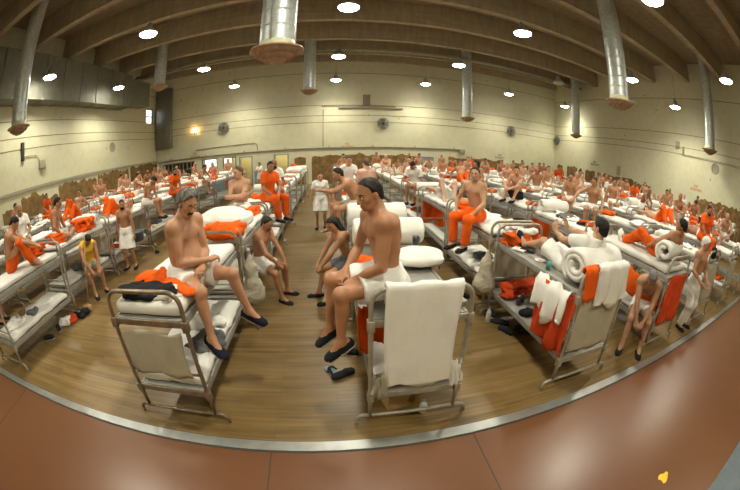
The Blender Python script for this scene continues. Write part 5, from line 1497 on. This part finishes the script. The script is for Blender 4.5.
put(heap_me(96, .11, .09, .08, M['rust']), 'rag', (x-.02, y-.62, .012), .3, 'brown rag stuffed in the open cardboard box', 'rag', scale=(1, 1, 1.9))
def bottle(x, y, z, label, h=.24, mat=None):
    t = empty('bottle', (x, y, z))
    b = MB(); b.lathe([(0, 0), (.036, 0), (.04, .01), (.04, h*.62), (.03, h*.76), (.014, h*.86), (.014, h*.92), (0, h*.92)], 16); part('bottle_body', b.build('bottle_body', mat or M['plastic']), t)
    b = MB(); b.lathe([(0, h*.9), (.017, h*.9), (.017, h), (0, h)], 12); part('cap', b.build('cap', M['bluepaint']), t)
    return tag(t, label, 'bottle')
bottle(x+.13, y-.86, 0, 'white plastic bottle on the floor before the cardboard box', .17)
def sandal(x, y, rz, label, mat=None):
    t = empty('sandal', (x, y, 0), rz)
    b = MB(); pr = [(-.04, -.12), (.04, -.12), (.046, -.02), (.05, .08), (.03, .135), (-.02, .135), (-.045, .08), (-.036, -.02)]
    b.add([(a, c, 0) for a, c in pr]+[(a, c, .022) for a, c in pr], [tuple(range(8))[::-1], tuple(range(8, 16))]+[(i, (i+1) % 8, 8+(i+1) % 8, 8+i) for i in range(8)])
    part('sole', b.build('sole', mat or M['blackplastic']), t)
    b = MB(); b.tube([(-.045, .0, .02), (-.03, .04, .06), (0, .055, .068), (.03, .04, .06), (.047, .0, .02)], .011, 6); b.tube([(-.045, .06, .02), (-.02, .07, .055), (.02, .07, .055), (.048, .06, .02)], .011, 6)
    part('strap', b.build('strap', M['blackplastic']), t)
    return tag(t, label, 'sandal')
sandal(-.03, 2.95, .9, 'black strap sandal on the floor left of the middle bunk', M['bluepaint'])
SHOE = Person(**POSES['stand']).shoe(1, .009); _lp = Person(**POSES['stand']).leg[1][2]
SHM = SHOE.copy(); SHM.transform(Matrix.Translation((-_lp[0], -_lp[1], 0.018)))
def shoe(x, y, rz, label, group=None, mat=None, z=0.0):
    return put(SHM, 'shoe', (x, y, z), rz, label, 'shoe', group, mat=mat or M['black'])
shoe(.13, 2.9, 2.2, 'black shoe on the floor beside the strap sandal')
shoe(.2, 3.3, 1.4, 'white-soled shoe under the middle bunk behind the sandal')

# ---- right front bunk
x, y = spot('C', 0)
put(roll_me(101, .24, .78, .085, 2.3), 'bedroll', (x+.05, y-.64, ZU+.005), 0.12, 'large spiral bedroll on the right front bunk', 'bedroll')
put(folded_me(102, .32, .15, .17), 'blanket', (x-.05, y+.78, ZU+.005), .06, 'orange folded bedding at the foot of the right front bunk', 'blanket')
put(heap_me(103, .24, .08, .045, WH), 'towel', (x+.04, y+.76, ZU+.17), .05, 'white towel on the orange folded bedding, right front bunk', 'towel')
b = MB(); b.rbox(-.07, .07, -.1, .1, 0, .03, .004); b.m = 1; b.box(-.066, .072, -.096, .096, .006, .024)
put(b.build('book', [M['blackplastic'], M['paper']]), 'book', (x-.16, y+.48, ZU+.005), .7, 'dark paperback near the soles of the reader', 'book')
b = MB(); b.rbox(-.07, .07, -.1, .1, 0, .025, .004)
put(b.build('book', M['paper']), 'book', (x-.27, y+.52, ZU+.005), .5, 'pale paperback left of the dark one, right front bunk', 'book')
b = MB(); b.rbox(-.075, .075, -.055, .055, 0, .003, .001); b.m = 1; b.box(-.03, .02, -.03, .02, .003, .0036)
put(b.build('card', [M['paper'], M['red']]), 'photo_card', (x-.2, y+.1, ZU+.005), -.4, 'white card with a red mark lying on the right front bunk', 'card')
b = MB(); b.lathe([(0, 0), (.03, 0), (.034, .09), (.03, .09), (.028, .008), (0, .008)], 14)
put(b.build('cup', simple('teal_plastic', (.05, .25, .22), .4)), 'cup', (x-.3, y-.2, ZU+.005), 0, 'teal cup at the left edge of the right front bunk', 'cup')
put(drape_me('hanging_cloth', [(.05, 1.4), (.04, 1.47), (0, 1.494), (-.034, 1.47), (-.04, 1.3), (-.045, 1.14)], .1, OR, .014, 11, amp=.008), 'hanging_cloth', (x-.3, y-BL/2, 0), 0, 'orange cloth folded over the left of the right front bunk end frame', 'cloth')
put(drape_me('hanging_cloth', [(.1, 1.36), (.06, 1.48), (0, 1.514), (-.05, 1.48), (-.06, 1.3), (-.06, 1.04)], .29, WH, .014, 12, amp=.012, ragged=.05), 'hanging_cloth', (x+.09, y-BL/2, 0), 0, 'white towel folded over the right front bunk end frame', 'towel')
put(drape_me('hanging_cloth', [(-.006, 1.16), (-.012, .8), (-.006, .48)], .37, M['beigecloth'], .01, 13, amp=.004), 'hanging_cloth', (x, y-BL/2-.004, 0), 0, 'beige panel closing the end of the right front bunk', 'cloth')
put(drape_me('hanging_cloth', [(0, 1.14), (-.03, .9), (-.02, .62), (-.0, .44)], .33, M['red'], .014, 14, amp=.025, ragged=.03), 'hanging_cloth', (x-BW/2-.04, y-.6, 0), -PI/2, 'red-orange cloth hanging along the side of the right front bunk', 'cloth')
put(drape_me('hanging_cloth', [(.03, 1.17), (0, 1.19), (-.05, 1.12), (-.06, .95), (-.05, .78)], .3, WH, .014, 15, amp=.02, ragged=.09), 'hanging_cloth', (x-BW/2-.05, y-.56, 0), -PI/2, 'white towel hanging over the red-orange cloth', 'towel')
put(heap_me(104, .2, .26, .1, WH), 'laundry', (x-.1, y-.6, ZLW+.005), .3, 'white laundry on the lower front of the right front bunk', 'laundry')
put(folded_me(105, .34, .15, .2, M['red'], 3), 'blanket', (x, y+.72, ZLW+.005), .05, 'red-orange bedding at the far end of the lower right front bunk', 'blanket')
rad = empty('radio', (x+.12, y+.42, ZLW+.005), .4)
b = MB(); b.rbox(-.13, .13, -.06, .06, 0, .15, .01); part('case', b.build('case', M['greenplastic']), rad)
b = MB(); b.lathe([(0, -.066), (.045, -.066), (.05, -.06)], 16, (-.06, 0, .07), axis='y'); part('speaker_cone', b.build('speaker_cone', M['blackplastic']), rad)
b = MB(); b.box(.01, .11, -.064, -.058, .03, .11); part('dial', b.build('dial', M['rust']), rad)
tag(rad, 'dark green box radio on the lower deck of the right front bunk', 'radio')
for i, (dx, dy, l) in enumerate(((-.22, .4, 'small black bottle left of the green radio'), (-.12, .46, 'small black bottle next to the green radio'))): bottle(x+dx, y+dy, ZLW+.005, l, .13, M['blackplastic'])
put(heap_me(106, .1, .07, .03, M['black']), 'sock', (x-.25, y+.1, ZLW+.005), .3, 'black sock on the bare lower deck, right front bunk', 'sock')
f = Field((-.3, -.3, -.75), (.3, .3, .1), .013); f.cap((0, 0, 0), (0, 0, -.2), .03, .08, .03); f.cap((0, 0, -.2), (0, 0, -.5), .09, .17, .06); f.ell((0, 0, -.54), I3, (.2, .15, .16), .05); f.noise(.012, 13, 8, 3)
v, q = f.mesh(); put(mesh_np('laundry_bag', v, q, M['beigecloth']), 'laundry_bag', (x-.5, y+1.02, 1.02), .2, 'pale laundry bag hanging behind the right front bunk', 'bag')
bottle(x-.5, y+.72, 0, 'plastic bottle on the floor left of the right front bunk', .26)
for i, (dx, dy, r, l) in enumerate(((-.35, .3, .5, 'black shoe under the right front bunk, nearest of the row'), (-.3, .55, 1.0, 'black shoe under the right front bunk, middle of the row'), (-.35, .85, .2, 'black shoe under the right front bunk, farthest of the row'))): shoe(x+dx, y+dy, r, l)
put(heap_me(107, .2, .14, .08, M['black']), 'bag', (x-.02, y+.3, .0), .3, 'black bag on the floor under the right front bunk', 'bag')

# ---- bunk of the lounging person, and its neighbours
x, y = spot('D', 0)
put(roll_me(111, .2, .72, .08, 1.5), 'bedroll', (x+.08, y-.62, ZU+.1), .15, 'white bedroll behind the shoulder of the lounging person', 'bedroll')
put(drape_me('hanging_cloth', [(-.006, 1.18), (-.012, .8), (-.006, .42)], .36, M['red'], .012, 16, amp=.012), 'hanging_cloth', (x, y-BL/2-.03, 0), 0, 'dark red blanket hung over the bunk end beside the old person', 'blanket')
put(heap_me(112, .22, .3, .1), 'blanket', (x-.24, y-.25, ZLW+.55), .1, 'orange cloth above the head of the old person', 'cloth') if False else None
put(drape_me('hanging_cloth', [(0, 1.13), (-.03, .9), (-.02, .75)], .4, OR, .014, 17, amp=.025, ragged=.05), 'hanging_cloth', (x-BW/2-.04, y-.5, -.06), -PI/2, 'orange cloth hanging above the old grey-haired person', 'cloth')
x, y = spot('D', 1)
shoe(x-.1, y-.62, .9, 'black shoe set on the bunk behind the reader', z=ZU+.1)
x, y = spot('E', 0)
put(drape_me('hanging_cloth', [(-.006, 1.16), (-.012, .8), (-.006, .46)], .37, M['beigecloth'], .012, 18, amp=.004), 'hanging_cloth', (x, y-BL/2-.004, 0), 0, 'tan panel closing a bunk end near the white knit cap', 'cloth')
bg_ = empty('shoulder_bag', (x+.05, y-.86, ZU+.1), .3)
b = MB(); b.rbox(-.17, .17, -.07, .07, 0, .2, .04); part('bag_body', b.build('bag_body', M['black']), bg_)
b = MB(); b.tube([(-.15, 0, .18), (-.13, 0, .34), (0, 0, .42), (.13, 0, .34), (.15, 0, .18)], .016, 8); part('handle', b.build('handle', M['blackplastic']), bg_)
tag(bg_, 'black bag with a looped handle on the tan-panelled bunk', 'bag')
# second bunk, second row
x, y = spot('C', 1)
put(heap_me(121, .1, .08, .04, M['yellowcloth']), 'cloth', (x+.12, y-.45, ZU+.1), .2, 'yellow cloth on the second bunk, second row right of the aisle', 'cloth')
put(heap_me(122, .26, .24, .1, WH), 'bedding_bundle', (x+.1, y-.68, ZU+.09), .2, 'white bedding beside the yellow cloth', 'bedding')
put(folded_me(123, .2, .16, .2), 'blanket', (x-.18, y+.62, ZU+.1), .3, 'orange bedding behind the bald person in orange trousers', 'blanket')
x, y = spot('B', 1)
put(folded_me(124, .2, .16, .14, M['grey']), 'blanket', (x-.15, y+.1, ZLW+.09), .3, 'grey blanket beside the long-haired person on the lower bunk', 'blanket')
# ---- left side
x, y = spot('L1', 0)
put(heap_me(131, .26, .3, .05, WH), 'towel', (x+.02, y-.5, ZLW+.095), .1, 'white towel on the lower mattress at the left edge', 'towel')
put(heap_me(132, .15, .16, .05, M['grey']), 'shorts', (x+.12, y-.02, ZLW+.095), .5, 'dark grey shorts on the lower mattress at the left edge', 'shorts')
b = MB(); b.lathe([(0, 0), (.07, 0), (.1, .05), (.095, .05), (.066, .008), (0, .008)], 20)
put(b.build('bowl', M['rust']), 'bowl', (x+.06, y-.28, ZLW+.185), 0, 'small brown bowl on the white towel at the left edge', 'bowl')
for i, (dx, dy, m, l) in enumerate(((.3, .35, M['black'], 'black shoe under the leftmost front bunk, farther one'), (.33, .05, None, 'navy shoe under the leftmost front bunk, nearer one'))): shoe(x+dx, y+dy, 1.2+i, l, mat=m)
put(heap_me(133, .16, .13, .08, M['red']), 'bag', (x+.42, y+.7, 0), .2, 'red bag on the floor beneath the left walkway bunks', 'bag')
put(heap_me(134, .2, .13, .09, M['black']), 'bag', (x+.5, y+.98, 0), .2, 'black bag on the floor next to the red bag', 'bag')
put(heap_me(135, .12, .2, .1, WH), 'laundry', (x+.3, y+.62, 0), .2, 'white laundry on the floor under the left front bunk row', 'laundry')
put(folded_me(136, .24, .17, .2), 'blanket', (x-.25, y+.72, ZU+.1), .1, 'orange folded blanket behind the person at the left edge', 'blanket')
b = MB(); b.tube([(x+.5, y+1.25, .02), (x+.25, y+1.9, 1.3)], .012, 8); b.rbox(x+.42, x+.62, y+1.13, y+1.25, .0, .12, .02)
tag(link('broom', b.build('broom', M['cardboard'])), 'broom leaning on the bunks by the left walkway', 'broom')
# larger orange pile by the left walkway
x, y = spot('L1', 1)
put(folded_me(137, .34, .24, .27, None, 3), 'blanket', (x+.08, y+.35, ZU+.1), .1, 'tall pile of folded orange blankets by the left walkway', 'blanket')
bt = empty('plastic_tub', (-5.2, 7.25, ZLW+.1), .1)
b = MB(); b.lathe([(0, 0), (.15, 0), (.19, .24), (.2, .25), (.18, .25), (.14, .012), (0, .012)], 20); part('tub_body', b.build('tub_body', simple('grey_blue_plastic', (.1, .12, .15), .4)), bt)
b = MB(); b.tube([(-.19, 0, .24), (-.12, -.15, .3), (0, -.2, .3), (.12, -.15, .3), (.19, 0, .24)], .006, 6); part('handle', b.build('handle', M['darkiron']), bt)
tag(bt, 'grey-blue tub beside the bearded standing person', 'tub')
# shoes along the aisle
for i, (xx, yy, r) in enumerate(((2.25, 4.6, 1.0), (1.95, 5.1, .4), (-4.9, 7.7, 1.0), (-4.95, 8.5, .7), (4.3, 4.6, 1.3))):
    shoe(xx, yy, r, ('black shoe in the gap between the middle and right front bunks', 'black shoe deeper in the gap beyond the middle bunk', 'black shoe behind the bearded standing person', 'black shoe further along the left walkway', 'black shoe in the gap beside the reader')[i])
# hung cloths on other front ends and some bunk ends
for (rn, k, m, txt) in (('F', 0, M['beigecloth'], 'beige'), ('G', 0, M['red'], 'dark red'), ('E', 1, M['beigecloth'], 'beige'), ('C', 1, M['beigecloth'], 'beige'), ('C', 2, WH, 'white'), ('D', 1, M['beigecloth'], 'beige'), ('C', 3, OR, 'orange'), ('L1', 2, WH, 'white'), ('L1', 3, M['beigecloth'], 'beige'), ('D', 2, OR, 'orange'), ('F', 1, M['beigecloth'], 'beige'), ('A', 2, WH, 'white'), ('B', 2, WH, 'white')):
    x, y = spot(rn, k)
    put(drape_me('hanging_cloth', [(-.006, 1.1), (-.012, .8), (-.006, .5)], .33, m, .012, 40+k, amp=.008), 'hanging_cloth', (x, y-BL/2-.03, 0), 0, bunklabel(txt+' cloth hung on the near end', rn, k, ''), 'cloth', 'cloths hung on bunk ends')

# grey counter corner beside the hall
b = MB(); b.rbox(3.2, 5.6, -1.6, -.42, .0, .012, .003)
structure(link('trim_13', b.build('trim', simple('grey_floor_mat', (.10, .125, .14), .5))))
